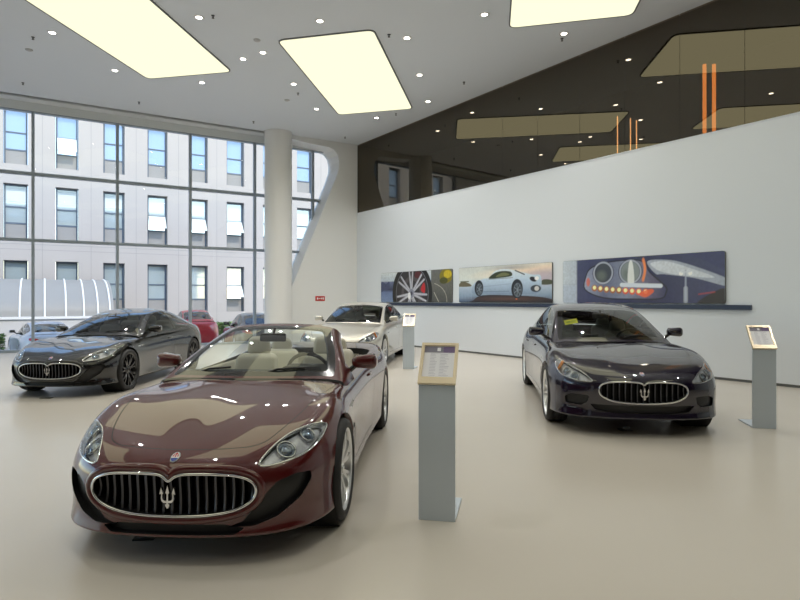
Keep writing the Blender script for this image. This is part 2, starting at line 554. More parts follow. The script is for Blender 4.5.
# ------------------------------------------------------------------ car materials
def paint(name, col, metal=0.0, rough=0.35, ior=1.9, cr=0.015):
    return pbr(name, col, rough=rough, metal=metal, spec=.15, coat=1.0, coat_rough=cr, coat_ior=ior)
CM = dict(
    gap=pbr('panel_gap_black', (.004, .004, .004), .7),
    plastic=pbr('black_plastic', (.012, .012, .013), .45),
    gloss=pbr('gloss_black_trim', (.008, .008, .009), .08, coat=.6),
    chrome=pbr('chrome', (.82, .83, .85), .08, 1.0),
    dchrome=pbr('dark_chrome', (.10, .10, .11), .3, .9),
    rubber=pbr('tyre_rubber', (.014, .014, .015), .62, bump=.15, bscale=120),
    silver=pbr('silver_alloy', (.78, .79, .80), .28, .85),
    black_alloy=pbr('black_alloy', (.022, .022, .025), .22, .4, coat=.5),
    disc=pbr('brake_steel', (.32, .32, .33), .35, .9),
    caliper=pbr('caliper_grey', (.25, .26, .28), .4, .3),
    wind=glass('windscreen_glass', (.80, .86, .83), ior=1.55),
    dark_glass=glass('tinted_window_glass', (.42, .50, .48), ior=1.75),
    lens=glass('lamp_lens', (.93, .95, .97), ior=1.45),
    reflector=pbr('lamp_reflector', (.82, .83, .86), .35, .15, var=.6, vscale=18),
    amber=pbr('amber_lens', (.85, .30, .04), .15, coat=1),
    projector=pbr('projector_lens', (.30, .38, .50), .04, .75, coat=1),
    red=pbr('red_lens', (.55, .015, .02), .12, coat=1),
    cream=pbr('cream_leather', (.56, .53, .45), .55, bump=.1, bscale=220),
    taupe=pbr('taupe_leather', (.30, .28, .25), .55, bump=.1, bscale=220),
    dark=pbr('dark_leather', (.025, .025, .027), .55, bump=.1, bscale=220),
    mirror=pbr('mirror_glass', (.8, .82, .85), .03, 1.0),
    white=pbr('badge_white', (.85, .85, .86), .25, coat=.5),
    blue=pbr('badge_blue', (.02, .05, .28), .25, coat=.5),
    mesh=pbr('mesh_grille', (.02, .021, .024), .4, .3),
)

TRIDENT = [
    [(-.035, 0), (-.10, .09), (-.12, .16), (-.045, .20), (-.04, .62), (-.105, .66), (0, 1.0), (.105, .66), (.04, .62), (.045, .20), (.12, .16), (.10, .09), (.035, 0)],
    [(.04, .22), (.22, .24), (.32, .32), (.345, .45), (.33, .62), (.43, .60), (.345, .90), (.23, .62), (.275, .62), (.28, .46), (.24, .37), (.16, .33), (.04, .33)],
]
TRIDENT.append([(-a, b) for a, b in TRIDENT[1]][::-1])

def trident(mb, fn, h, t, mat=0):
    for p in TRIDENT: mb.prism([(a * h * .82, (b - .5) * h) for a, b in p], fn, 0, t, mat)

# ------------------------------------------------------------------ wheels (axis along local y, outer face towards +y)
WHEEL_CACHE = {}
def wheel_meshes(style, R, mat=''):
    key = (style, R, mat)
    if key in WHEEL_CACHE: return WHEEL_CACHE[key]
    M = Matrix.Rotation(-PI / 2, 4, 'X')       # local z -> +y
    rr = R * .80
    t = MB()
    w = .125
    t.lathe([(rr - .012, -w + .02), (rr + .004, -w + .005), (R * .88, -w - .004), (R * .965, -w + .008), (R, -w + .04), (R, -.045), (R - .007, -.042), (R - .007, -.034), (R, -.031),
             (R, .031), (R - .007, .034), (R - .007, .042), (R, .045), (R, w - .04), (R * .965, w - .008), (R * .88, w + .004), (rr + .004, w - .005), (rr - .012, w - .02)], M, 56)
    tyre = t.mesh('tire')
    r = MB()
    r.lathe([(rr - .004, -w + .02), (rr - .025, -.08), (rr - .03, .05), (rr - .02, .085), (rr - .012, w - .018), (rr - .001, w - .008), (rr + .006, w - .010), (rr + .004, w - .02)], M, 56)
    r.lathe([(.001, .098), (.028, .098), (.034, .090), (.034, .075)], M, 20)
    r.lathe([(.030, .088), (.062, .086), (.075, .074), (.078, .04)], M, 24)
    ns = 7 if style != 'multi' else 10
    def spoke(a0, a1, w0, w1, d0, d1, dz):
        # tapered box bent between angle a0 at hub and a1 at rim
        P = []
        for q in range(6):
            u = q / 5; rad = .055 + (rr - .018 - .055) * u; an = a0 + (a1 - a0) * u
            hw = w0 + (w1 - w0) * u; h = d0 + (d1 - d0) * u + .012 * math.sin(u * PI)
            c = Vector((rad * math.cos(an), rad * math.sin(an), 0)); tn = Vector((-math.sin(an), math.cos(an), 0))
            P.append([c - tn * hw + Vector((0, 0, h - dz)), c - tn * hw * .75 + Vector((0, 0, h)), c + tn * hw * .75 + Vector((0, 0, h)), c + tn * hw + Vector((0, 0, h - dz))])
        r.grid([[M @ v for v in row] for row in P], 0, False)
    for k in range(ns):
        a = 2 * PI * k / ns + .2
        da = PI / ns * .42
        if style == 'multi':
            spoke(a, a, .016, .014, .080, .098, .035)
        else:
            spoke(a - .06, a - da, .017, .012, .080, .100, .035)
            spoke(a + .06, a + da, .017, .012, .080, .100, .035)
    for k in range(5):
        a = 2 * PI * k / 5
        c = Vector((.05 * math.cos(a), .05 * math.sin(a), .086))
        r.lathe([(.008, -.01), (.008, .004), (0.0005, .005)], M @ Matrix.Translation(c), 8)
    rim_ = r.mesh('rim')
    d = MB()
    d.lathe([(.07, .02), (.165, .02), (.165, -.005), (.07, -.005)], M, 40)
    cal = MB()
    cal.lathe([(.12, -.03), (.12, .045), (.185, .045), (.19, -.03)], M, 8, 0, True, 2.4, 3.5)
    out = (tyre, rim_, d.mesh('brake_disc'), cal.mesh('brake_caliper'))
    WHEEL_CACHE[key] = out
    return out

def add_wheels(S, root, style, rim_mat, cal=None, steer=0.0):
    ty, ri, di, ca = wheel_meshes(style, S['wr'], rim_mat.name)
    if not ty.materials:
        ty.materials.append(CM['rubber']); ri.materials.append(rim_mat); di.materials.append(CM['disc']); ca.materials.append(cal or CM['caliper'])
    for x in (S['xf'], S['xr']):
        for sg in (-1, 1):
            w = bpy.data.objects.new('wheel', ty); COL.objects.link(w); w.parent = root
            w.location = (x, sg * S['track'], S['wr']); w.rotation_euler = (0, .3 * sg + x, 0 if sg > 0 else PI)
            if x == S['xf']: w.rotation_euler.z += steer
            for n, me in (('rim', ri), ('brake_disc', di), ('brake_caliper', ca)):
                c = bpy.data.objects.new(n, me); COL.objects.link(c); c.parent = w

def surf_x(bv, y, z, default=.1):
    h = bv.ray_cast(Vector((-2, y, z)), Vector((1, 0, 0)))
    return h[0].x if h[0] else default
def surf_z(bv, x, y, default=.9):
    h = bv.ray_cast(Vector((x, y, 3)), Vector((0, 0, -1)))
    return (h[0].z, h[1]) if h[0] else (default, Vector((0, 0, 1)))

def span(poly, y):
    """z range of a closed (y,z) outline at y"""
    zs = []
    n = len(poly)
    for i in range(n):
        a, b = poly[i], poly[(i + 1) % n]
        if (a[0] > y) != (b[0] > y): zs.append(a[1] + (b[1] - a[1]) * (y - a[0]) / (b[0] - a[0]))
    return (min(zs), max(zs)) if len(zs) > 1 else None

def seat_mesh(M, wid=.50, mats=(0,)):
    """bucket seat facing -x: cushion, backrest with side bolsters"""
    mb = MB()
    def cush(c):
        b = abs(c.y) / (wid / 2)
        return (c.x, c.y, c.z + .045 * max(0, b - .55) / .45)
    bm_to_mb(rbox((.52, wid, .16), .05, 4, fn=cush), mb, Matrix.Translation((0, 0, .0)))
    def back(c):
        b = abs(c.y) / (wid / 2)
        w = 1 - .22 * max(0, (c.z - .25) / .35) ** 2
        return (c.x + .30 * c.z * .9 + (-.05 * max(0, b - .5) / .5 if c.x < 0 else 0), c.y * w, c.z)
    bm_to_mb(rbox((.15, wid, .60), .06, 5, fn=back), mb, Matrix.Translation((.26, 0, .06)))
    return mb
def headrest_mesh():
    mb = MB()
    bm_to_mb(rbox((.11, .25, .18), .05, 5, taper=(.9, .82)), mb)
    mb.tube([(0, -.06, -.07), (0, -.06, .02)], .008); mb.tube([(0, .06, -.07), (0, .06, .02)], .008)
    return mb

def interior(S, root, soft, dark, xs_front, xs_rear, y=.37, zs=.36, rear=True, wheel_x=2.05, wheel_z=.86, dash_x=1.72, dash_z=.88, openroof=False, low=0.0):
    sm = seat_mesh(None, .47).mesh('seat'); hm = headrest_mesh().mesh('headrest'); sm.materials.append(soft); hm.materials.append(soft)
    def put(x, yy, z, hz):
        o = bpy.data.objects.new('seat', sm); COL.objects.link(o); o.parent = root; o.location = (x, yy, z)
        h = bpy.data.objects.new('headrest', hm); COL.objects.link(h); h.parent = o; h.location = (.26 + .19, 0, hz)
    for sg in (-1, 1): put(xs_front, sg * y, zs, .65)
    if rear:
        for sg in (-1, 1): put(xs_rear, sg * (y - .02), zs + .05 - low, .60)
    hw = S['house'][3][4] - .09
    t = MB()   # cabin tub: floor, side linings, rear bulkhead
    x0, x1 = dash_x + .05, xs_rear + .62
    t.box(((x0 + x1) / 2, 0, .27), (x1 - x0, 2 * hw, .04), 1)
    t.box((x1, 0, .58), (.05, 2 * hw, .58), 0)
    t.box((dash_x + .0, 0, .55), (.04, 2 * hw, .5), 1)
    t.box((2.3, 0, .40), (1.1, .22, .22), 1)
    t.build('cabin_lining', [soft, dark], root)
    for sg in (-1, 1):
        p = MB()
        def pf(c): return (c.x, c.y, c.z)
        bm_to_mb(rbox((x1 - x0, .05, dash_z - .33), .02, 2), p, Matrix.Translation(((x0 + x1) / 2, sg * hw, .31)))
        bm_to_mb(rbox((.75, .07, .06), .025, 3), p, Matrix.Translation((x0 + .75, sg * (hw - .05), .62)))
        p.build('door_lining', [soft], root)
    d = MB()   # dashboard: dark top pad, light lower half
    prof_top = [(-.26, dash_z - .02), (-.05, dash_z + .03), (.16, dash_z + .02), (.22, dash_z - .05), (.19, dash_z - .11), (-.26, dash_z - .12)]
    d.prism(round_poly(prof_top, .05), lambda a, b, q: Vector((dash_x + a, q, b)), -hw, hw, 0, True)
    d.prism(round_poly([(-.2, dash_z - .12), (.18, dash_z - .11), (.14, dash_z - .26), (.02, dash_z - .36), (-.2, dash_z - .36)], .04), lambda a, b, q: Vector((dash_x + a, q, b)), -hw, hw, 1, True)
    d.prism(round_poly([(-.17, dash_z - .02), (-.17, dash_z + .06), (.17, dash_z + .06), (.17, dash_z - .02)], .06), lambda a, b, q: Vector((dash_x + .02 + q, -y + a, b)), 0, .24, 0, True)
    do = d.build('dashboard', [dark, soft], root)
    s = MB()
    Ms = Matrix.Translation((wheel_x, -y, wheel_z)) @ Matrix.Rotation(math.radians(66), 4, 'Y')
    ring = [Ms @ Vector((.185 * math.cos(a), .185 * math.sin(a), 0)) for a in np.linspace(0, 2 * PI, 33)[:-1]]
    s.tube(ring, .016, 8, True)
    s.lathe([(.001, .03), (.05, .028), (.065, .005), (.05, -.03)], Ms, 16)
    for a in (0.0, PI, PI * 1.5 - PI): pass
    for ang in (PI / 2, -PI / 2, 0):
        s.tube([Ms @ Vector((.04 * math.cos(ang), .04 * math.sin(ang), 0)), Ms @ Vector((.18 * math.cos(ang), .18 * math.sin(ang), 0))], .014, 6)
    s.tube([Ms @ Vector((0, 0, 0)), Ms @ Vector((0, 0, -.3))], .03, 8)
    s.build('steering_wheel', [CM['dark']], root)

def side_mirror(S, root, x, y, z, pm, sg):
    m = MB()
    def shp(c): return (c.x + .25 * abs(c.y) * 0 + (.03 if c.y > 0 else 0), c.y, c.z * (1 - .25 * (c.y > 0)))
    bm = rbox((.13, .21, .135), .05, 5)
    for v in bm.verts:
        f = (v.co.y * sg + .105) / .21      # 0 at body side .. 1 outside
        v.co.z = (v.co.z - .0675) * (1.0 - .30 * (1 - f)) + .0675
        v.co.x += .03 * f
        if v.co.x > .03: v.co.x = .045 + .03 * f
    bm_to_mb(bm, m, Matrix.Translation((x, y * sg, z - .0675)))
    m.tube([(x + .02, (y - .07) * sg, z - .03), (x + .02, (y - .14) * sg, z - .085), (x + .0, (y - .22) * sg, z - .10)], .022, 8, mat=1)
    o = m.build('side_mirror', [pm, CM['gloss']], root)
    g = MB()
    g.prism(round_poly([(-.085, -.045), (.085, -.055), (.085, .055), (-.085, .045)], .03), lambda a, b, q: Vector((x + .062 + .03 * (a * sg / .21 + .5) + q, y * sg + a, z + b)), 0, .006)
    g.build('mirror_glass', [CM['mirror']], o)
    return o

def build_car(S, name, label, cat, nose, d, pm, soft, dark, roof='coupe', wheel='seven', rim_mat=None, cal=None, levels=4, group=None, steer=0.0,
              zoff=0.0, wind=None, sideglass=None, lod=0, plain=False):
    """a whole car standing with its nose at 'nose', pointing back along d"""
    d = Vector((d[0], d[1])).normalized()
    root = empty(name, (nose[0], nose[1], zoff), math.atan2(d.y, d.x), label, cat, group)
    H = S['house']; ryt = [(h[0], h[2]) for h in H]; rzt = [(h[0], h[3]) for h in H]; bzt = [(h[0], h[5]) for h in H]; byt = [(h[0], h[4]) for h in H]
    ry = lambda x: smooth_tab(ryt, x); rz = lambda x: smooth_tab(rzt, x); bz = lambda x: smooth_tab(bzt, x)
    bm = body_surface(S, levels)
    bv = BVHTree.FromBMesh(bm)
    wind = wind or CM['wind']; sideglass = sideglass or CM['dark_glass']
    # --- wheel openings
    for xc in (S['xf'], S['xr']):
        r = S['arch']; zc = S['wr'] + .005
        pts = [(xc + r * math.cos(a), zc + r * math.sin(a)) for a in np.linspace(-.42, PI + .42, 40)]
        pts += [(pts[-1][0], .02), (pts[0][0], .02)]
        for pr, sg in ((SIDEP, 1), (SIDEN, -1)):
            fs = cut(bm, pts, pr, zone=lambda c, sg=sg: c.y * sg > .45 and c.z < .9, facing=-2)
            bd = border(fs); remove(bm, fs)
            bd = [e for e in bd if e.is_valid]
            rim(bm, bd, lambda v, sg=sg: Vector(((v.co.x - xc) * -.03, -.035 * sg, (v.co.z - zc) * -.03)), 0)
            ln = MB()
            ln.lathe([(r + .005, 0), (r + .02, .30), (.05, .31)], Matrix.Translation((xc, sg * (S['track'] + .10), zc)) @ Matrix.Rotation(PI / 2 * sg, 4, 'X'), 32, 0, True, 0 - .3, PI + .3)
            ln.build('wheel_liner', [CM['gap']], root)
    # --- cockpit opening
    cx0, cx1, cyw = S['open'][roof]
    op = round_poly([(cx0, -cyw + .06), (cx1, -cyw + .05), (cx1, cyw - .05), (cx0, cyw - .06)] if roof != 'open' else
                    [(cx0, -cyw), (cx1 - .1, -cyw), (cx1, -cyw + .12), (cx1, cyw - .12), (cx1 - .1, cyw), (cx0, cyw)], .12, 6)
    fs = cut(bm, op, TOP, zone=lambda c: c.z > .6)
    bd = border(fs); remove(bm, fs)
    rim(bm, [e for e in bd if e.is_valid], (0, 0, -.10), 2)
    # --- grille
    gp = cr_closed(S['grille'], 5)
    gp_half = S['grille']
    ring = [Vector((surf_x(bv, y, z) , y, z)) for y, z in gp]
    fs = cut(bm, gp, FRONT, zone=lambda c: c.x < .4)
    back = take(bm, fs, lambda v: Vector((.10, 0, 0)))
    bd = border(fs); remove(bm, fs)
    rim(bm, [e for e in bd if e.is_valid], (.10, 0, 0), 2)
    gr = MB(); bm_to_mb(back, gr, None, 0)
    ys = np.linspace(-S['gw'] + .03, S['gw'] - .03, S.get('bars', 17))
    for y in ys:
        sp = span(gp, y)
        if not sp: continue
        zz = np.linspace(sp[0] + .004, sp[1] - .004, 7); P = []
        for k, z in enumerate(zz):
            x = surf_x(bv, y, z) + .018 + .022 * math.sin(k / 6 * PI)
            P.append([Vector((x + .045, y - .014, z)), Vector((x + .004, y - .007, z)), Vector((x, y, z)), Vector((x + .004, y + .007, z)), Vector((x + .045, y + .014, z))])
        for q, mt in ((slice(0, 2), 2), (slice(1, 4), 1), (slice(3, 5), 2)):
            gr.grid([row[q] for row in P], mt, False)
    g = gr.build('grille', [CM['gap'], CM['dchrome'], CM['gloss']], root)
    c = MB(); c.tube([p + Vector((-.004, 0, 0)) for p in ring], S.get('ring_r', .0075), 8, True); c.build('chrome_surround', [CM['chrome']], g)
    if S.get('lip'):
        op2 = offset_poly(gp, .026)
        lp = MB(); lp.tube([Vector((surf_x(bv, y, z) + .008, y, z)) for y, z in op2], .024, 10, True); lp.build('grille_lip', [pm], root)
    if not plain: tz = S['trident_z']; tx = surf_x(bv, 0, tz) - .012
    if not plain: t = MB(); trident(t, lambda a, b, q: Vector((tx + q, a, tz + b)), S['trident_h'], .02); t.build('trident_emblem', [CM['chrome']], g)
    # --- bonnet badge
    bx = S['badge_x']; bz0, bn = surf_z(bv, bx, 0)
    tang = Vector((bn.z, 0, -bn.x)).normalized()
    if tang.x < 0: tang = -tang
    def bf(a, b, q): return Vector((bx, 0, bz0)) + Vector((0, 1, 0)) * a + tang * b + bn * q
    oval = [(.026 * math.cos(a), .042 * math.sin(a)) for a in np.linspace(0, 2 * PI, 25)[:-1]]
    b = MB(); b.prism(oval, bf, -.004, .004, 0); b.prism([(y * .84, z * .84) for y, z in oval], bf, .004, .0055, 1)
    b.prism([(y * .84, z * .84) for y, z in oval if z <= -.003], bf, .0055, .0065, 2)
    for p in TRIDENT: b.prism([(aa * .04, -(bb - .85) * .04) for aa, bb in p], bf, .0056, .0075, 3)
    if not plain: b.build('badge', [CM['chrome'], CM['white'], CM['blue'], CM['red']], root)
    # --- lower intakes and fog openings
    for poly, depth, mat in S['intakes']:
        pl = round_poly(poly, .015, 3)
        variants = [pl] if min(p[0] for p in pl) < 0 < max(p[0] for p in pl) else [pl, [(-y, z) for y, z in pl]]
        for q in variants:
            fs = cut(bm, q, FRONT, zone=lambda c: c.x < 1.0)
            recess(bm, fs, (depth, 0, 0), mat, 2)
    # --- headlights
    for sg in (1, -1):
        pts3 = [Vector((p[0], p[1] * sg, p[2])) for p in S['lamp']]
        D = Vector((S['lamp_dir'][0], S['lamp_dir'][1] * sg, S['lamp_dir'][2]))
        pr = Proj(D)
        poly = cr_closed([pr(p) for p in pts3], 4)
        fs = cut(bm, poly, pr, zone=lambda c, sg=sg: c.y * sg > .2 and c.x < 1.1)
        if not fs: continue
        bd = border(fs)
        lens = take(bm, fs); house_ = take(bm, fs, lambda v: v.normal * -.045)
        loop = [v.co.copy() for v in {v for e in bd for v in e.verts}]
        remove(bm, fs)
        rim(bm, [e for e in bd if e.is_valid], lambda v: v.normal * -.05, 5)
        hl = bm_obj(lens, 'headlight', [CM['lens']], root)
        tr = []
        for q2 in poly:
            o3 = pr.U * q2[0] + pr.V * q2[1]
            hh = bv.ray_cast(o3 + D.normalized() * 3, -D.normalized())
            if hh[0]: tr.append(hh[0] - hh[1] * .006)
        if len(tr) > 8:
            tb = MB(); tb.tube(tr, .008, 6, True); tb.build('chrome_bezel', [CM['chrome']], hl)
        hb = MB(); bm_to_mb(house_, hb, None, 0)
        hm = hb.build('lamp_reflector', [CM['reflector']], hl)
        for px, py, pz, r in S['projectors']:
            h = bv.ray_cast(Vector((px, py * sg, pz)) + D.normalized() * .5, -D.normalized())
            if not h[0]: continue
            n = h[1]; Mx = Matrix.Translation(h[0] - n * .040) @ n.to_track_quat('Z', 'Y').to_matrix().to_4x4()
            pj = MB()
            pj.lathe([(r * 1.25, 0), (r * 1.28, .018), (r * 1.1, .022), (r * .98, .012)], Mx, 24, 0)
            pj.lathe([(r * .98, .010), (r * .7, .022), (r * .4, .029), (.0005, .031)], Mx, 24, 1)
            pj.build('projector', [CM['chrome'], CM['projector']], hl)
        if 'amber' in S:
            px, py, pz = S['amber']
            h = bv.ray_cast(Vector((px, py * sg, pz)) + D.normalized() * .5, -D.normalized())
            if h[0]:
                n = h[1]; Mx = Matrix.Translation(h[0] - n * .030) @ n.to_track_quat('Z', 'Y').to_matrix().to_4x4()
                am = MB(); bm_to_mb(rbox((.05, .13, .02), .008, 2), am, Mx); am.build('indicator', [CM['amber']], hl)
    # --- bonnet
    hp = S['hood']; hp = round_poly(hp + [(x, -y) for x, y in hp[::-1] if abs(y) > 1e-6], .10, 5)
    out = cut(bm, hp, TOP, zone=lambda c: c.z > .5 and c.x < 2.0, facing=.1)
    for f in out: f.material_index = 1
    inn = cut(bm, offset_poly(hp, -.0055), TOP, zone=lambda c: c.z > .5 and c.x < 2.0, facing=.1, mats=(1,))
    if inn:
        hb = take(bm, inn); remove(bm, inn); bm_obj(hb, 'bonnet', [pm], root)
    # --- doors
    for dp in S['doors'][roof]:
        for pr, sg in ((SIDEP, 1), (SIDEN, -1)):
            pl = round_poly(dp, .05, 4)
            zone = lambda c, sg=sg: c.y * sg > .4
            out = cut(bm, pl, pr, zone=zone, facing=.12, mats=(0,))
            for f in out: f.material_index = 1
            inn = cut(bm, offset_poly(pl, -.005), pr, zone=zone, facing=.12, mats=(1,))
            if inn:
                db = take(bm, inn); remove(bm, inn); do = bm_obj(db, 'door', [pm], root)
                hx = max(p[0] for p in dp) - .22; hz = S['handle_z']
                h = bv.ray_cast(Vector((hx, 2 * sg, hz)), Vector((0, -sg, 0)))
                if h[0]:
                    hd = MB(); bm_to_mb(rbox((.19, .022, .024), .009, 3), hd, Matrix.Translation(h[0] + Vector((0, .006 * sg, -.012)))); hd.build('door_handle', [pm], do)
    # --- fender vents
    for (vx, vz, vr) in S.get('ports', []):
        for sg in (1, -1):
            h = bv.ray_cast(Vector((vx, 2 * sg, vz)), Vector((0, -sg, 0)))
            if not h[0]: continue
            Mx = Matrix.Translation(h[0]) @ h[1].to_track_quat('Z', 'Y').to_matrix().to_4x4() @ Matrix.Diagonal((1.0, 1.0, 1, 1))
            p = MB(); sc = Matrix.Translation(h[0]) @ Matrix.Diagonal((1.5, 1, .62, 1)) @ Matrix.Rotation(-PI / 2 * sg, 4, 'X')
            p.lathe([(vr * .8, -.004), (vr * .85, .004), (vr, .004), (vr * 1.1, -.002)], sc, 20, 0); p.lathe([(.0005, .001), (vr * .82, .001)], sc, 20, 1)
            p.build('fender_vent', [CM['chrome'], CM['gap']], root)
    # --- tail lights
    for sg in (1, -1):
        tl = round_poly([(sg * a, b) for a, b in S['tail']], .03, 3)
        fs = cut(bm, tl, REAR, zone=lambda c: c.x > S['L'] - 1.0, facing=.05)
        if fs:
            tb = take(bm, fs); bd = border(fs); remove(bm, fs); rim(bm, [e for e in bd if e.is_valid], (-.02, 0, 0), 3)
            bm_obj(tb, 'tail_light', [CM['red']], root)
    bm_obj(bm, 'body', [pm, CM['gap'], CM['plastic'], CM['gloss'], CM['mesh'], CM['reflector']], root)
    u = MB(); u.box((S['L'] / 2, 0, .22), (S['L'] - .45, 1.2, .06)); u.box(((S['xf'] + S['xr']) / 2, 0, .20), (S['xr'] - S['xf'] - .85, 2 * S['track'] - .02, .05)); u.build('underbody', [CM['gap']], root)
    # --- glasshouse
    hb = house_surface(S, 4 if levels >= 4 else 3)
    w0, w1 = S['ws']           # windscreen from x=w0 to x=w1
    def ws_poly(m):
        bow0, bow1 = S['house_bow'](w0), S['house_bow'](w1)
        a, b = w0 - m, w1 + m
        Y0, Y1 = ry(w0) - .03 + m, ry(w1) - .035 + m
        P = [(a - bow0 * (1 - min(1, abs(y) / .62) ** 2), y) for y in np.linspace(-Y0, Y0, 15)]
        P += [(x, ry(x) - .033 + m) for x in np.linspace(a, b, 8)[1:-1]]
        P += [(b - bow1 * (1 - min(1, abs(y) / .62) ** 2), y) for y in np.linspace(Y1, -Y1, 15)]
        P += [(x, -(ry(x) - .033 + m)) for x in np.linspace(b, a, 8)[1:-1]]
        return round_poly(P, .03, 3)
    zn = lambda c: c.x < w1 + .25
    fr = cut(hb, ws_poly(0.0), TOP, zone=zn)
    for f in fr: f.material_index = 3
    inn = cut(hb, ws_poly(-.062), TOP, zone=zn, mats=(3,))
    wsb = take(hb, inn); remove(hb, inn)
    wo = bm_obj(wsb, 'windscreen', [wind], root)
    if roof == 'open':
        keep = []
        dele = [f for f in hb.faces if f.calc_center_median().x > S['header']]
        remove(hb, dele)
        for pr, sg in ((SIDEP, 1), (SIDEN, -1)):
            P = [(x, rz(x) - .05) for x in np.linspace(1.80, 2.7, 16)] + [(2.8, .5), (1.80, .5)]
            fs = cut(hb, P, pr, zone=lambda c, sg=sg: c.y * sg > .3, facing=-2)
            remove(hb, fs)
        bd = [e for e in hb.edges if e.is_boundary and e.calc_length() > 1e-6]
        rim(hb, bd, lambda v: (v.normal * -.028), 3)
    else:
        # side windows
        x0, x1 = S['dlo']
        xs = np.linspace(x0, x1, 26)
        top = [(x, rz(x) - .038) for x in xs]; bot = [(x, bz(x) + S.get('dlo_low', .03) + S['dlo_kick'] * seg(x1 - .5, x1, x) ** 2) for x in xs]
        k = [i for i in range(len(xs)) if top[i][1] - bot[i][1] > .012]
        xs0, xs1 = xs[k[0]], xs[k[-1]]
        def band(a, b, m=0.0):
            q = np.linspace(a, b, 18)
            f = lambda x: (rz(x) - .038, bz(x) + S.get('dlo_low', .03) + S['dlo_kick'] * seg(x1 - .5, x1, x) ** 2)
            P = [(x, f(x)[1]) for x in q] + [(x, max(f(x)[0], f(x)[1] + .008)) for x in q[::-1]]
            return offset_poly(P, m) if m else P
        for pr, sg in ((SIDEP, 1), (SIDEN, -1)):
            zone = lambda c, sg=sg: c.y * sg > .3
            fs = cut(hb, round_poly(band(xs0, xs1, .014), .01, 2), pr, zone=zone, facing=.02, mats=(0,))
            for f in fs: f.material_index = 3
            edges = [xs0] + S['pillars'] + [xs1]
            for a, b in zip(edges[:-1], edges[1:]):
                a2 = a + (.03 if a != xs0 else .0); b2 = b - (.03 if b != xs1 else .0)
                fs = cut(hb, round_poly(band(a2, b2), .02, 2), pr, zone=zone, facing=.02, mats=(3,))
                if fs:
                    gb = take(hb, fs); remove(hb, fs); bm_obj(gb, 'side_window', [sideglass], root)
        # rear window
        r0, r1 = S['rw']
        def rw_poly(m):
            a, b = r0 - m, r1 + m
            P = [(a + .06 * (1 - (y / .55) ** 2), y) for y in np.linspace(-(ry(a) - .06 + m), ry(a) - .06 + m, 9)]
            P += [(b + .10 * (1 - (y / .55) ** 2), y) for y in np.linspace(ry(b) - .06 + m, -(ry(b) - .06 + m), 9)]
            return round_poly(P, .06, 4)
        zn = lambda c: c.x > r0 - .3 and c.z > bz(r0) + .02
        fs = cut(hb, rw_poly(.03), TOP, zone=zn, mats=(0,))
        for f in fs: f.material_index = 3
        inn = cut(hb, rw_poly(0), TOP, zone=zn, mats=(3,))
        if inn:
            gb = take(hb, inn); remove(hb, inn); S['_rear'] = bm_obj(gb, 'rear_window', [sideglass], root)
    bm_obj(hb, 'windscreen_frame' if roof == 'open' else 'roof', [pm, CM['gap'], CM['plastic'], CM['gloss']], root)
    # --- mirrors, wipers, wheels
    mx, my, mz = S['mirror']
    for sg in (1, -1): side_mirror(S, root, mx, my, mz, pm, sg)
    if lod == 0:
        for yy, ln in ((-.10, .62), (.42, .55)):
            wp = MB(); base = None; pts = []
            hv = BVHTree.FromPolygons([v.co.copy() for v in wo.data.vertices], [list(p.vertices) for p in wo.data.polygons])
            for q in np.linspace(0, 1, 7):
                y = yy - ln * q * 1.0 + .30; x = w0 - .005 + .07 * q - S['house_bow'](w0) * (1 - min(1, abs(y) / .62) ** 2) + .03
                h = hv.ray_cast(Vector((x, y, 3)), Vector((0, 0, -1)))
                z = h[0].z + .012 if h[0] else surf_z(bv, x, y)[0] + .03
                pts.append((x, y, z))
            wp.tube(pts, .009, 6); wp.tube([(pts[1][0] - .05, pts[1][1], pts[1][2] - .02), pts[3]], .007, 6); wp.build('wiper', [CM['plastic']], root)
        rm = MB(); rx = S['rearview']
        bm_to_mb(rbox((.035, .24, .075), .016, 4), rm, Matrix.Translation((rx[0], 0, rx[1] - .04))); rm.tube([(rx[0] + .01, 0, rx[1] + .02), (rx[0] + .06, 0, rx[1] + .075)], .012, 8)
        rm.build('rear_view_mirror', [CM['dark']], root)
    add_wheels(S, root, wheel, rim_mat or CM['silver'], cal, steer)
    return root

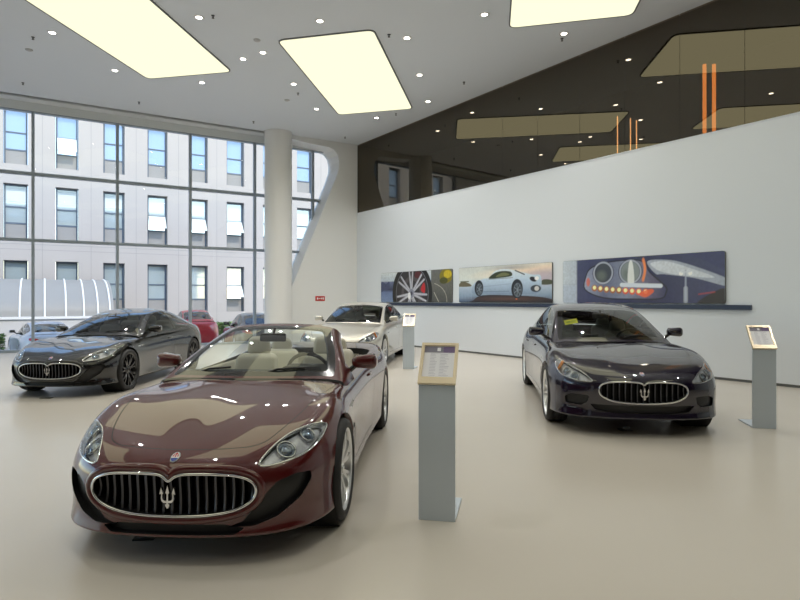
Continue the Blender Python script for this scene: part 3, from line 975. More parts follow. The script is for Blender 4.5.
def sym(h): return h + [(-y, z) for y, z in h[::-1] if abs(y) > 1e-6]
GT.update(
    grille=sym([(0, .497), (.035, .520), (.09, .532), (.24, .532), (.37, .520), (.45, .487), (.475, .435), (.445, .375), (.35, .328), (.2, .303), (0, .296)]),
    gw=.475, bars=19, lip=True, ring_r=.0085, trident_z=.415, trident_h=.128, badge_x=.105,
    intakes=[([(.315, .235), (.40, .262), (.479, .36), (.575, .470), (.66, .497), (.735, .492), (.742, .446), (.689, .355), (.58, .272), (.46, .232)], .055, 2),
             ([(-.36, .192), (-.41, .226), (-.30, .250), (.30, .250), (.41, .226), (.36, .192)], .05, 2)],
    lamp=[(.124, .478, .573), (.158, .56, .567), (.272, .676, .589), (.411, .752, .632), (.56, .785, .700), (.575, .77, .728), (.465, .665, .722), (.366, .585, .692), (.235, .518, .641)],
    lamp_dir=(-.5, .42, .75), projectors=[(.27, .605, .638, .048), (.43, .70, .693, .040)],
    hood=[(.165, 0), (.18, .24), (.215, .40), (.27, .475), (.40, .535), (.61, .60), (.9, .655), (1.3, .70), (1.52, .70), (1.56, .66), (1.48, .35), (1.45, 0)],
    open={'coupe': (1.62, 4.15, .72), 'open': (1.62, 3.72, .70)},
    doors={'coupe': [[(1.46, .25), (1.40, .55), (1.44, .90), (2.9, .95), (2.86, .60), (2.78, .25)]], 'open': [[(1.46, .25), (1.40, .55), (1.44, .90), (2.9, .95), (2.86, .60), (2.78, .25)]]},
    handle_z=.77, ports=[(1.28, .70, .022), (1.36, .705, .022), (1.44, .71, .022)],
    tail=[(.36, .72), (.50, .82), (.72, .84), (.74, .76), (.52, .70)],
    ws=(1.50, 2.36), header=2.40, dlo=(1.72, 3.95), dlo_kick=.05, pillars=[2.98], rw=(3.45, 4.15),
    mirror=(1.84, .86, .975), rearview=(2.08, 1.165),
)
QP.update(
    grille=sym([(0, .578), (.03, .597), (.09, .606), (.22, .608), (.36, .598), (.44, .565), (.462, .51), (.435, .45), (.34, .402), (.2, .381), (0, .374)]),
    gw=.462, bars=15, lip=False, ring_r=.010, trident_z=.487, trident_h=.142, badge_x=.11,
    intakes=[([(.56, .445), (.74, .455), (.80, .41), (.785, .335), (.63, .33), (.575, .37)], .035, 4),
             ([(-.55, .352), (.55, .352), (.49, .285), (.30, .262), (-.30, .262), (-.49, .285)], .05, 2)],
    lamp=[(.115, .52, .592), (.19, .66, .592), (.341, .792, .622), (.48, .845, .68), (.60, .855, .755), (.56, .80, .79), (.40, .735, .752), (.25, .62, .69), (.16, .555, .64)],
    lamp_dir=(-.55, .55, .6), projectors=[(.25, .69, .635, .042), (.38, .765, .68, .036)], amber=(.50, .815, .735),
    hood=[(.115, 0), (.13, .24), (.17, .44), (.25, .55), (.42, .62), (.65, .68), (.95, .73), (1.35, .755), (1.58, .75), (1.62, .70), (1.54, .36), (1.51, 0)],
    open={'coupe': (1.74, 4.6, .74)},
    doors={'coupe': [[(1.55, .27), (1.50, .60), (1.55, .97), (2.93, 1.0), (2.90, .60), (2.88, .27)], [(2.93, .27), (2.95, .60), (2.98, 1.0), (3.95, 1.05), (3.93, .85), (3.72, .60), (3.66, .27)]]},
    handle_z=.82, ports=[(1.32, .74, .022), (1.40, .745, .022), (1.48, .75, .022)],
    tail=[(.38, .80), (.50, .90), (.74, .93), (.76, .84), (.54, .78)],
    ws=(1.60, 2.55), header=9, dlo=(1.85, 4.42), dlo_kick=.07, pillars=[2.92, 3.95], rw=(3.95, 4.68),
    mirror=(1.98, .945, 1.055), rearview=(2.25, 1.27),
)
# ------------------------------------------------------------------ the place: directions and planes
FPX = 590.0; EYE = 1.5; CEIL = 7.2
CORNER = Vector((-1.58, 21.7))                      # where the picture wall meets the white end wall
FD = Vector((-.8563, -.5165)).normalized()          # along the glazed front, away from the corner
NF = Vector((-FD.y, FD.x)); NF = NF if NF.dot(-CORNER) > 0 else -NF      # into the room
PD = Vector((.5821, -.8129)).normalized()           # along the picture wall, away from the corner
NP = Vector((-PD.y, PD.x)); NP = NP if NP.dot(-CORNER) > 0 else -NP
REV = .75                                           # depth from the end wall's face back to the glass
DW = -CORNER.dot(NF)
def ray_to(n, o, u):
    """distance along the view to a vertical plane through o with normal n: returns ground point"""
    r = (u - 400) / FPX; dv = Vector((r, 1.0)); t = o.dot(n) / dv.dot(n)
    return dv * t
def on_f(u, v, back=0.0):
    p = ray_to(NF, CORNER - NF * back, u)
    return (p - (CORNER - NF * back)).dot(FD), EYE - (v - 300) / FPX * p.y
def on_p(u, v):
    p = ray_to(NP, CORNER, u)
    return (p - CORNER).dot(PD), EYE - (v - 300) / FPX * p.y
def F3(t, z, inn=0.0):
    p = CORNER + FD * t + NF * inn; return Vector((p.x, p.y, z))
def P3(s, z, inn=0.0):
    p = CORNER + PD * s + NP * inn; return Vector((p.x, p.y, z))
def floor_pt(u, v): 
    y = FPX * EYE / (v - 300); return Vector(((u - 400) / FPX * y, y, 0))
def ceil_pt(u, v, z=CEIL):
    y = FPX * (z - EYE) / (300 - v); return Vector(((u - 400) / FPX * y, y, z))

WM = dict(
    wall=pbr('wall_white_paint', (.76, .81, .87), .55, var=.015, vscale=.6),
    wall2=pbr('end_wall_paint', (.81, .82, .81), .5, var=.015, vscale=.6),
    ceil=pbr('ceiling_paint', (.71, .745, .785), .7),
    slot=pbr('shadow_gap', (.16, .17, .175), .8),
    header=pbr('header_panel', (.72, .75, .76), .6),
    column=pbr('column_paint', (.80, .80, .785), .45),
    frame=pbr('window_frame_grey', (.31, .36, .41), .45, .1),
    glass=glass('clear_window_pane', (.95, .97, .97), ior=1.38),
    mezz=glass('bronze_mezzanine_glass', (.22, .15, .10), fac=.125, gcol=(1.0, .90, .74)),
    rear=pbr('rear_wall_dark', (.10, .085, .075), .5, var=.05),
    brown=pbr('mezzanine_brown', (.050, .036, .027), .6),
    strip=pbr('navy_ledge', (.025, .04, .085), .4),
    steel=pbr('brushed_steel', (.57, .64, .71), .38, .2, var=.05, vscale=3),
    steel_edge=pbr('steel_edge', (.70, .74, .78), .25, .8),
    gold=pbr('gold_frame', (.92, .78, .55), .25, .35),
    paper=pbr('info_sheet', (.86, .86, .91), .5),
    ink=pbr('pale_print', (.50, .50, .58), .6),
    header_ink=pbr('sheet_header', (.22, .21, .27), .5),
    header_ink2=pbr('sheet_header_violet', (.16, .11, .24), .5),
    red=pbr('sign_red', (.55, .03, .02), .4),
    white=pbr('sign_white', (.85, .85, .85), .4),
    black=pbr('socket_black', (.012, .012, .013), .4),
    stone=pbr('facade_panel', (.415, .385, .36), .8, var=.05, vscale=.5),
    sill=pbr('facade_spandrel', (.29, .285, .275), .7),
    bframe=pbr('building_window_frame', (.10, .13, .17), .5),
    bglass=pbr('building_glass_blue', (.27, .38, .55), .08, .1, spec=.5, coat=.6, coat_ior=1.5),
    bglass2=pbr('building_glass_pale', (.42, .50, .52), .08, .2, spec=.8, coat=1, coat_ior=1.8),
    blind=pbr('window_blind', (.62, .68, .67), .6),
    canopy=pbr('canopy_sheet', (.29, .29, .275), .55, 0, coat=.15, coat_rough=.35),
    rib=pbr('canopy_rib', (.86, .86, .85), .5),
    base=pbr('canopy_base', (.62, .61, .60), .7),
    asphalt=pbr('parking_ground', (.47, .46, .45), .85, var=.06, vscale=1.2),
    leaf=pbr('hedge_leaf', (.07, .14, .035), .6, var=.35, vscale=5),
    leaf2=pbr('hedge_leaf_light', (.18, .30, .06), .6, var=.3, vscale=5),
    bronze=pbr('door_bronze', (.30, .22, .14), .5),
)
# floor: poured epoxy, faint mottling, soft sheen
def floor_mat():
    m, nt, out = new_mat('epoxy_floor')
    b = nt.nodes.new('ShaderNodeBsdfPrincipled')
    tc = nt.nodes.new('ShaderNodeTexCoord'); n1 = nt.nodes.new('ShaderNodeTexNoise'); n1.inputs['Scale'].default_value = .35; n1.inputs['Detail'].default_value = 5
    cr = nt.nodes.new('ShaderNodeValToRGB'); cr.color_ramp.elements[0].position = .3; cr.color_ramp.elements[1].position = .7
    cr.color_ramp.elements[0].color = (.585, .54, .475, 1); cr.color_ramp.elements[1].color = (.62, .575, .51, 1)
    nt.links.new(tc.outputs['Object'], n1.inputs['Vector']); nt.links.new(n1.outputs['Fac'], cr.inputs['Fac']); nt.links.new(cr.outputs['Color'], b.inputs['Base Color'])
    setin(b, 'Roughness', .24); setin(b, 'Specular IOR Level', .5)
    n2 = nt.nodes.new('ShaderNodeTexNoise'); n2.inputs['Scale'].default_value = 1.2; nt.links.new(tc.outputs['Object'], n2.inputs['Vector'])
    bp = nt.nodes.new('ShaderNodeBump'); bp.inputs['Strength'].default_value = .02; bp.inputs['Distance'].default_value = .05
    nt.links.new(n2.outputs['Fac'], bp.inputs['Height']); nt.links.new(bp.outputs['Normal'], b.inputs['Normal'])
    nt.links.new(b.outputs['BSDF'], out.inputs['Surface'])
    return m
WM['floor'] = floor_mat()

def struct(name, mb, mats, parent=None):
    o = mb.build(name, mats, parent); o['kind'] = 'structure'; return o

# ------------------------------------------------------------------ shell
TL = 26.0; SL = 30.0
A = F3(TL, 0, -REV); B_ = P3(SL, 0)
XL = A.x; YB = -7.0; XR = 20.0
# floor / ceiling outlines
gl0 = F3(0, 0, -REV - .1); gl1 = F3(TL, 0, -REV - .1)
fl = [P3(0, 0, -.1), P3(SL, 0, -.1), Vector((XR, P3(SL, 0).y, 0)), Vector((XR, YB, 0)), Vector((XL, YB, 0)), gl1, F3(-.6, 0, -REV - .1)]
m = MB(); m.prism([(p.x, p.y) for p in fl], lambda a, b, q: Vector((a, b, q)), -.25, 0.0); struct('floor', m, WM['floor'])
ce = [P3(0, 0, -.1), P3(SL, 0, -.1), Vector((XR, P3(SL, 0).y, 0)), Vector((XR, YB, 0)), Vector((XL, YB, 0)), F3(TL, 0, -.05), F3(0, 0, -.05)]
m = MB(); m.prism([(p.x, p.y) for p in ce], lambda a, b, q: Vector((a, b, q)), CEIL, CEIL + .35); struct('ceiling', m, WM['ceil'])
# roof slab above the light slot along the glass
m = MB(); q = [F3(-.6, 0, .4), F3(TL, 0, .4), F3(TL, 0, -REV - .5), F3(-.6, 0, -REV - .5)]
m.prism([(p.x, p.y) for p in q], lambda a, b, c: Vector((a, b, c)), CEIL + .35, CEIL + .6); struct('trim_1', m, WM['slot'])
# header over the glass
zt = on_f(0, 107, REV)[1]
m = MB(); c = F3((TL + .0) / 2, 0, -REV - .05); 
q = [F3(-.3, 0, -REV + .08), F3(TL, 0, -REV + .08), F3(TL, 0, -REV - .25), F3(-.3, 0, -REV - .25)]
m.prism([(p.x, p.y) for p in q], lambda a, b, c: Vector((a, b, c)), zt, CEIL + .35); struct('trim_2', m, WM['header'])

m = MB(); q = [F3(.2, 0, -.30), F3(TL, 0, -.30), F3(TL, 0, -REV + .02), F3(.2, 0, -REV + .02)]
m.prism([(p.x, p.y) for p in q], lambda a, b, c: Vector((a, b, c)), CEIL, CEIL + .05); struct('trim_5', m, WM['header'])
# end wall with the slanted rounded edge
edge_px = [(270.6, 340.5), (292.4, 286), (314, 232.3), (329, 195.2), (335.7, 178.4), (338.6, 169.5), (339.2, 162), (337.8, 155), (334.2, 149.8), (329, 147.2), (318, 145.2), (304, 142.0), (285, 137.2)]
E = [on_f(u, v) for u, v in edge_px]; E[0] = (E[0][0], 0.0)
E = [(t, min(z, CEIL - .10)) for t, z in E]
outl = [(0, 0)] + E + [(E[-1][0], CEIL), (0, CEIL)]
outl[0] = (-.02, 0); outl[-1] = (-.02, CEIL)
m = MB(); m.prism(outl, lambda t, z, d: F3(t, z, d), -REV - .2, 0.0); struct('wall_back', m, WM['wall2'])

# picture wall, low part, with shadow-gap base
zg = on_p(640, 152.6)[1] if False else 4.69
m = MB(); q = [P3(-.7, 0), P3(SL, 0), P3(SL, 0, -.25), P3(-.7, 0, -.25)]
m.prism([(p.x, p.y) for p in q], lambda a, b, c: Vector((a, b, c)), .05, zg); struct('wall_right', m, WM['wall'])
m = MB(); q = [P3(-.2, 0, -.02), P3(SL, 0, -.02), P3(SL, 0, -.2), P3(-.2, 0, -.2)]
m.prism([(p.x, p.y) for p in q], lambda a, b, c: Vector((a, b, c)), 0, .05); struct('baseboard_right', m, WM['slot'])
# walls behind the camera
def wall_between(name, p, q, z0, z1, mat, th=.2):
    d = Vector((q[0] - p[0], q[1] - p[1])).normalized(); n = Vector((-d.y, d.x)) * th
    pts = [p, q, (q[0] + n.x, q[1] + n.y), (p[0] + n.x, p[1] + n.y)]
    m = MB(); m.prism(pts, lambda a, b, c: Vector((a, b, c)), z0, z1); struct(name, m, mat)
wall_between('wall_front', (XR, YB), (XL, YB), 0, CEIL + .3, WM['rear'], .2)
wall_between('wall_side', (XR, P3(SL, 0).y + .2), (XR, YB), 0, CEIL + .3, WM['rear'], -.2)
wall_between('wall_return', (P3(SL, 0).x, P3(SL, 0).y), (XR, P3(SL, 0).y), 0, CEIL + .3, WM['wall'], .2)

# ------------------------------------------------------------------ mezzanine behind bronze glass
MD = 3.0
m = MB()
def slab(z0, z1, i0, i1, s0=-.2, s1=SL, mat=0):
    q = [P3(s0, 0, i0), P3(s1, 0, i0), P3(s1, 0, i1), P3(s0, 0, i1)]
    m.prism([(p.x, p.y) for p in q], lambda a, b, c: Vector((a, b, c)), z0, z1, mat)
slab(zg - .3, zg - .01, -.25, -MD); slab(CEIL + .0, CEIL + .3, -.1, -MD); slab(zg - .3, CEIL + .3, -MD, -MD - .2)
q = [P3(-.25, 0, -.1), P3(-.05, 0, -.1), P3(-.05, 0, -MD), P3(-.25, 0, -MD)]
m.prism([(p.x, p.y) for p in q], lambda a, b, c: Vector((a, b, c)), zg - .3, CEIL + .3)
struct('wall_mezzanine', m, WM['brown'])
joints = [0.04] + [on_p(u, 140)[0] for u in (400, 455)] + [on_p(u, 140)[0] for u in (502, 537, 579, 624, 679, 744)]
s_ = joints[-1]
while s_ < SL - 1.3: s_ += 1.22; joints.append(s_)
for k in range(len(joints) - 1):
    a, b = joints[k] + .004, joints[k + 1] - .004
    m = MB(); q = [P3(a, 0, -.03), P3(b, 0, -.03), P3(b, 0, -.042), P3(a, 0, -.042)]
    m.add([P3(a, zg, -.03), P3(b, zg, -.03), P3(b, CEIL, -.03), P3(a, CEIL, -.03)], [(0, 1, 2, 3)])
    struct('window_%d' % (k + 20), m, WM['mezz'])
m = MB(); q = [P3(0, 0, .012), P3(SL, 0, .012), P3(SL, 0, -.06), P3(0, 0, -.06)]
m.prism([(p.x, p.y) for p in q], lambda a, b, c: Vector((a, b, c)), zg - .012, zg + .004); struct('trim_3', m, WM['wall'])
# tall warm lamps standing on the mezzanine
warm = emis('warm_lamp_strip', (1.0, .42, .09), 2.2)
warm2 = emis('thin_lamp_strip', (1.0, .66, .32), 3.2)
def lamp_strip(u, vtop, depth, r, em, label):
    s0, z = on_p(u, vtop); 
    # the point behind the glass seen through (u, vtop)
    p = ray_to(NP, CORNER - NP * depth, u); zt = EYE - (vtop - 300) / FPX * p.y
    root = empty('light_column', (p.x, p.y, zg - .01), 0, label, 'lamp', 'lit columns behind the bronze glass')
    b = MB(); b.lathe([(.0005, 0), (r * 2.0, 0), (r * 2.0, .03), (r, .04)], None, 16); b.build('base', WM['bronze'], root)
    b = MB(); b.lathe([(r, .04), (r, zt - zg), (.0005, zt - zg + .01)], None, 16); b.build('lamp_tube', em, root)
lamp_strip(544, 9999, 1, 1, warm, 'x') if False else None
for (u, v, dep, r, em, lab) in [
    (704.5, 64, .7, .036, warm, 'thick glowing amber light column behind the bronze glass, left of the close pair'),
    (714.0, 64, .7, .036, warm, 'thick glowing amber light column behind the bronze glass, right of the close pair'),
    (617.5, 116, .9, .012, warm2, 'thin gold light column behind the bronze glass, standing alone at the left'),
    (630.5, 118, .9, .012, warm2, 'thin gold light column behind the bronze glass, middle of the three thin ones'),
    (636.5, 120, .9, .012, warm2, 'thin gold light column behind the bronze glass, rightmost of the three thin ones')]:
    lamp_strip(u, v, dep, r, em, lab)

# ------------------------------------------------------------------ glazed front, bay by bay
mull = [on_f(u, 200, REV)[0] for u in (312.8, 254.8, 190.3, 117.4, 33.0)]
sp = (mull[-1] - mull[0]) / 4
ts = [mull[0] - sp] + mull
while ts[-1] < TL - sp: ts.append(ts[-1] + sp)
ztr = [on_f(0, 171, REV)[1], on_f(0, 238.8, REV)[1]]
GI = -REV - .02
for k in range(len(ts) - 1):
    a, b = ts[k], ts[k + 1]
    m = MB()
    def bar(t0, t1, z0, z1, i0=GI - .07, i1=GI + .07):
        q = [F3(t0, 0, i0), F3(t1, 0, i0), F3(t1, 0, i1), F3(t0, 0, i1)]
        m.prism([(p.x, p.y) for p in q], lambda x, y, z: Vector((x, y, z)), z0, z1)
    bar(b - .04, b + .04, 0.0, zt + .02)
    for z in ztr: bar(a + .04, b - .04, z - .045, z + .045, GI - .05, GI + .06)
    bar(a + .04, b - .04, 0, .07); bar(a + .04, b - .04, zt - .03, zt + .02)
    w = struct('window_%d' % (k + 1), m, WM['frame'])
    zs = [.07] + [z for z in ztr[::-1]] + [zt - .03]
    for z0, z1 in zip(zs[:-1], zs[1:]):
        m = MB(); m.add([F3(a + .04, z0, GI), F3(b - .04, z0, GI), F3(b - .04, z1, GI), F3(a + .04, z1, GI)], [(0, 1, 2, 3)])
        m.build('pane', WM['glass'], w)
# glazed left side, out of the frame: it lights the hall and shows in the paintwork
nl = 7; dy = (A.y - YB) / nl
for k in range(nl):
    y0 = YB + dy * k; m = MB(); m.box((XL, y0 + dy, zt / 2), (.14, .09, zt))
    for z in ztr + [.03, zt]: m.box((XL, y0 + dy / 2, z), (.12, dy - .09, .08))
    w = struct('window_%d' % (k + 60), m, WM['frame'])
    m = MB(); m.add([(XL, y0, .05), (XL, y0 + dy, .05), (XL, y0 + dy, zt), (XL, y0, zt)], [(0, 1, 2, 3)]); m.build('pane', WM['glass'], w)
m = MB(); m.box((XL, (A.y + YB) / 2, (zt + CEIL + .35) / 2), (.3, A.y - YB, CEIL + .35 - zt)); struct('trim_4', m, WM['header'])

# column
cp = F3(0, 0, 0); r0 = (278.3 - 400) / FPX
pc = ray_to(NF, CORNER + NF * .05, 278.3)
m = MB(); m.lathe([(.46, 0), (.46, CEIL)], Matrix.Translation((pc.x, pc.y, 0)), 64)
struct('wall_column', m, WM['column'])

# ------------------------------------------------------------------ ceiling lights
PEM = emis('panel_diffuser', (1.0, .965, .67), PANEL)
def panel(pts, label):
    pts = [(p.x, p.y) for p in pts]
    c = Vector((sum(p[0] for p in pts) / 4, sum(p[1] for p in pts) / 4))
    loc = [(p[0] - c.x, p[1] - c.y) for p in pts]
    root = empty('ceiling_light_panel', (c.x, c.y, CEIL), 0, label, 'ceiling light', 'glowing ceiling panels')
    rp = round_poly(loc, .16, 5)
    m = MB(); m.prism(rp, lambda a, b, q: Vector((a, b, q)), -.018, -.010); m.build('diffuser', PEM, root)
    op = offset_poly(rp, .03); n = len(rp); m = MB()
    vs = [Vector((a, b, z)) for z in (-.022, 0) for a, b in op] + [Vector((a, b, z)) for z in (-.022, 0) for a, b in rp]
    for i in range(n):
        j = (i + 1) % n
        m.add([vs[i], vs[j], vs[n + j], vs[n + i], vs[2 * n + i], vs[2 * n + j], vs[3 * n + j], vs[3 * n + i]], [(0, 1, 2, 3), (4, 7, 6, 5), (0, 4, 5, 1)])
    m.build('frame', WM['slot'], root)
    return root
LD = Vector((.152, .988)); 
p2 = [ceil_pt(278, 40), ceil_pt(373, 29.5), ceil_pt(412, 108), ceil_pt(339, 114)]
panel(p2, 'whole glowing pale yellow ceiling panel in the middle of the ceiling')
a, b = ceil_pt(148, 78), ceil_pt(231, 71)
panel([a - Vector((LD.x, LD.y, 0)) * 5.2, b - Vector((LD.x, LD.y, 0)) * 5.2, b, a], 'long glowing pale yellow ceiling panel above the window side')
a, b = ceil_pt(510, 27), ceil_pt(632, 14)
panel([a - Vector((LD.x, LD.y, 0)) * 5.2, b - Vector((LD.x, LD.y, 0)) * 5.2, b, a], 'glowing pale yellow ceiling panel nearest the bronze glass, cut by the picture top')
for (x, y) in [(-3.2, 10.4), (-7.9, 8.2), (1.5, 4.9), (-4.3, 3.2), (5.2, 2.6), (-12.2, 10.5), (-12.8, 3.0), (-9.0, .9)]:
    a = Vector((x, y, CEIL)); b = a + Vector((2.1, -.5, 0)); w = Vector((LD.x, LD.y, 0)) * 5.0
    panel([a - w, b - w, b, a], 'glowing pale yellow ceiling panel over the hall behind the viewer')

SPOT = emis('downlight_lamp', (1.0, .93, .80), 14.0)
ring_m = pbr('downlight_ring', (.75, .74, .72), .35, .4)
dl_ring = MB(); dl_ring.lathe([(.062, -.004), (.095, -.006), (.105, 0), (.062, .0)], None, 24); dl_ring = dl_ring.mesh('trim_ring'); dl_ring.materials.append(ring_m)
dl_lamp = MB(); dl_lamp.lathe([(.0005, -.003), (.063, -.003)], None, 24); dl_lamp = dl_lamp.mesh('lamp'); dl_lamp.materials.append(SPOT)
def downlight(p, label, watts=DOWN):
    root = empty('ceiling_downlight', (p[0], p[1], CEIL), 0, label, 'downlight', 'round recessed ceiling downlights')
    for n, me in (('trim_ring', dl_ring), ('lamp', dl_lamp)):
        o = bpy.data.objects.new(n, me); COL.objects.link(o); o.parent = root
    l = bpy.data.lights.new('downlight_beam', 'SPOT'); l.energy = watts; l.color = (1.0, .975, .945); l.spot_size = math.radians(130); l.spot_blend = 1.0; l.shadow_soft_size = .05
    o = bpy.data.objects.new('downlight_beam', l); COL.objects.link(o); o.parent = root; o.location = (0, 0, -.05)
for u, v, lab in [
    (52.3, 32.7, 'ceiling downlight left of the long yellow panel, farther from the window'),
    (115, 70.5, 'ceiling downlight left of the long yellow panel, by its corner towards the window'),
    (202, 82.7, 'ceiling downlight just beyond the window end of the long yellow panel'),
    (199, 17.5, 'ceiling downlight right of the long yellow panel near the picture top'),
    (243, 59, 'left one of two close downlights between the long and the middle panel'),
    (263, 52.6, 'right one of two close downlights between the long and the middle panel'),
    (293.6, 84, 'ceiling downlight beside the left edge of the middle panel, halfway along'),
    (316.5, 109, 'ceiling downlight beside the left edge of the middle panel, nearest the column'),
    (376.5, 117.8, 'ceiling downlight just beyond the far end of the middle panel'),
    (428, 101.6, 'ceiling downlight right of the middle panel, nearest its far corner'),
    (419.6, 75, 'ceiling downlight right of the middle panel, second from its far corner'),
    (407, 38, 'ceiling downlight right of the middle panel near its front corner'),
    (320, 21, 'ceiling downlight in front of the middle panel near the picture top'),
    (484.5, 14.6, 'ceiling downlight left of the panel nearest the bronze glass'),
    (564, 33.7, 'ceiling downlight just beyond the panel nearest the bronze glass')]:
    downlight(ceil_pt(u, v), lab)
for x, y in [(-5.5, 8.5), (-.2, 8.8), (-2.9, 4.6), (3.4, 6.0), (4.6, 9.0), (-8.6, 10.0), (-6.0, 1.5), (0.5, 1.2), (6.8, 5.5), (-12, 12), (-12, 5), (-16, 8), (6.5, 0.0), (-1.5, -3.5), (-10, -2.5)]:
    downlight((x, y), 'round ceiling downlight over the hall nearer the viewer')
# sprinklers and detectors
spm = pbr('sprinkler_metal', (.10, .10, .10), .4, .5); plm = pbr('detector_plastic', (.50, .50, .50), .5)
sk = MB(); sk.lathe([(.0005, 0), (.035, 0), (.035, -.008), (.012, -.012), (.012, -.045), (.028, -.05), (.028, -.056), (.0005, -.058)], None, 14); sk = sk.mesh('sprinkler'); sk.materials.append(spm)
for u, v, lab in [
    (33, 37, 'ceiling sprinkler beside the downlight farthest left'), (213, 15.5, 'ceiling sprinkler right of the long panel near the picture top'),
    (139, 102, 'ceiling sprinkler over the middle of the window front'), (23, 82.7, 'ceiling sprinkler above the left end of the window front'),
    (253.5, 121.5, 'ceiling sprinkler just in front of the white column'), (298, 93, 'ceiling sprinkler left of the middle panel, beside a pale detector'),
    (345, 137, 'ceiling sprinkler near the slanted window wall'), (389, 34.5, 'ceiling sprinkler at the front right corner of the middle panel'),
    (396, 113.6, 'ceiling sprinkler at the far end of the middle panel'), (464, 82, 'ceiling sprinkler alone beside the bronze glass'), (562, 38.5, 'ceiling sprinkler close under a downlight by the panel nearest the bronze glass')]:
    p = ceil_pt(u, v); o = bpy.data.objects.new('ceiling_sprinkler', sk); COL.objects.link(o); o.location = p; tag(o, lab, 'sprinkler', 'ceiling sprinklers')
dt = MB(); dt.lathe([(.0005, -.03), (.05, -.03), (.075, -.015), (.08, 0)], None, 20); dt = dt.mesh('detector'); dt.materials.append(plm)
for u, v, lab in [(29, 49.6, 'round grey smoke detector on the ceiling at far left'), (257, 40, 'flat round grey detector on the ceiling between two panels'),
                  (287, 100, 'round grey smoke detector left of the middle panel'), (352, 145.5, 'small grey detector on the ceiling in the end wall corner')]:
    p = ceil_pt(u, v); o = bpy.data.objects.new('smoke_detector', dt); COL.objects.link(o); o.location = p; tag(o, lab, 'detector', 'ceiling detectors')

# ------------------------------------------------------------------ ledge, sign
s0, s1 = on_p(382.5, 302)[0], on_p(752, 308)[0]
z1 = on_p(640, 304.3)[1]; z0 = on_p(640, 308.6)[1]
m = MB(); q = [P3(s0 - .05, 0, 0), P3(s1, 0, 0), P3(s1, 0, .05), P3(s0 - .05, 0, .05)]
m.prism([(p.x, p.y) for p in q], lambda a, b, c: Vector((a, b, c)), z0, z1)
tag(m.build('wall_ledge', WM['strip']), 'long navy strip ledge on the white wall under the three pictures', 'ledge')
t0, zs = on_f(320, 298.5)
root = empty('exit_sign', F3(t0, zs, 0), math.atan2(FD.y, FD.x), 'small red sign with white marks on the end wall beside the column', 'sign')
m = MB(); m.box((0, -.0, 0), (.36, .03, .17)); m.build('plate', WM['red'], root)
m = MB()
for x, w, h in ((.10, .05, .07), (.02, .06, .03), (-.055, .05, .055), (-.12, .04, .07)):
    m.box((x, .0, 0), (w, .036, h))
m.build('white_marks', WM['white'], root)

# ------------------------------------------------------------------ info stands
def stand(u, v, label, hdg=(.2, .98), w=.25):
    p = floor_pt(u, v)
    root = empty('info_stand', p, math.atan2(hdg[1], hdg[0]) - PI / 2, label, 'info stand', 'steel info stands beside the cars')
    m = MB(); prof = [(0, 0), (.46, 0), (.46, .016), (.03, .016), (.022, .024), (.022, .905), (0, .925)]
    m.prism(prof, lambda a, b, q: Vector((q, a, b)), -w / 2, w / 2); m.box((0, .011, .012), (w * .99, .02, .02))
    o = m.build('bent_steel_sheet', WM['steel'], root); bevelled('b', o, .003, 2)
    m = MB(); m.box((0, .007, .925), (w, .014, .016)); m.build('top_lip', WM['steel_edge'], root)
    # tilted picture frame
    ang = math.radians(50); fw, fh = w + .01, .335
    def pf(a, b, q): return Vector((a, -.006 + b * math.cos(ang) - q * math.sin(ang), .925 + b * math.sin(ang) + q * math.cos(ang)))
    def bx(mb, a0, a1, b0, b1, q0, q1, mat=0): mb.prism([(a0, b0), (a1, b0), (a1, b1), (a0, b1)], pf, q0, q1, mat)
    m = MB(); e = .022
    bx(m, -fw / 2, fw / 2, 0, .05, 0, .022); bx(m, -fw / 2, fw / 2, fh - e, fh, 0, .022); bx(m, -fw / 2, -fw / 2 + e, .05, fh - e, 0, .022); bx(m, fw / 2 - e, fw / 2, .05, fh - e, 0, .022)
    bx(m, -fw / 2 + .004, fw / 2 - .004, .004, fh - .004, -.012, .0)
    fo = m.build('frame', WM['gold'], root)
    m = MB(); a0, a1, b0, b1 = -fw / 2 + e, fw / 2 - e, .05, fh - e
    bx(m, a0, a1, b0, b1, .002, .010, 0)
    hb = b1 - .055; mid = a0 + (a1 - a0) * .62
    bx(m, a0, mid, hb, b1 - .004, .0102, .0108, 1); bx(m, mid, a1, hb, b1 - .004, .0102, .0108, 2)
    bx(m, a0 + .09, a0 + .115, hb + .012, b1 - .012, .0109, .0112, 0)
    rr = random.Random(3)
    for q in range(15):
        b = hb - .016 - q * .0125
        bx(m, a0 + .045, a0 + .045 + rr.uniform(.03, .05), b, b + .003, .0102, .0105, 3)
        bx(m, a0 + .115, a0 + .115 + rr.uniform(.03, .07), b, b + .003, .0102, .0105, 3)
    bx(m, a0 + .045, a1 - .015, hb - .010, hb - .008, .0102, .0105, 3)
    m.build('info_sheet', [WM['paper'], WM['header_ink'], WM['header_ink2'], WM['ink']], fo)
    return root
stand(436.7, 521, 'steel info stand with gold framed sheet in the foreground beside the maroon convertible')
stand(764.5, 428.5, 'steel info stand with gold framed sheet at far right beside the dark blue saloon')
stand(408.5, 369, 'steel info stand with framed sheet in the back beside the champagne saloon')

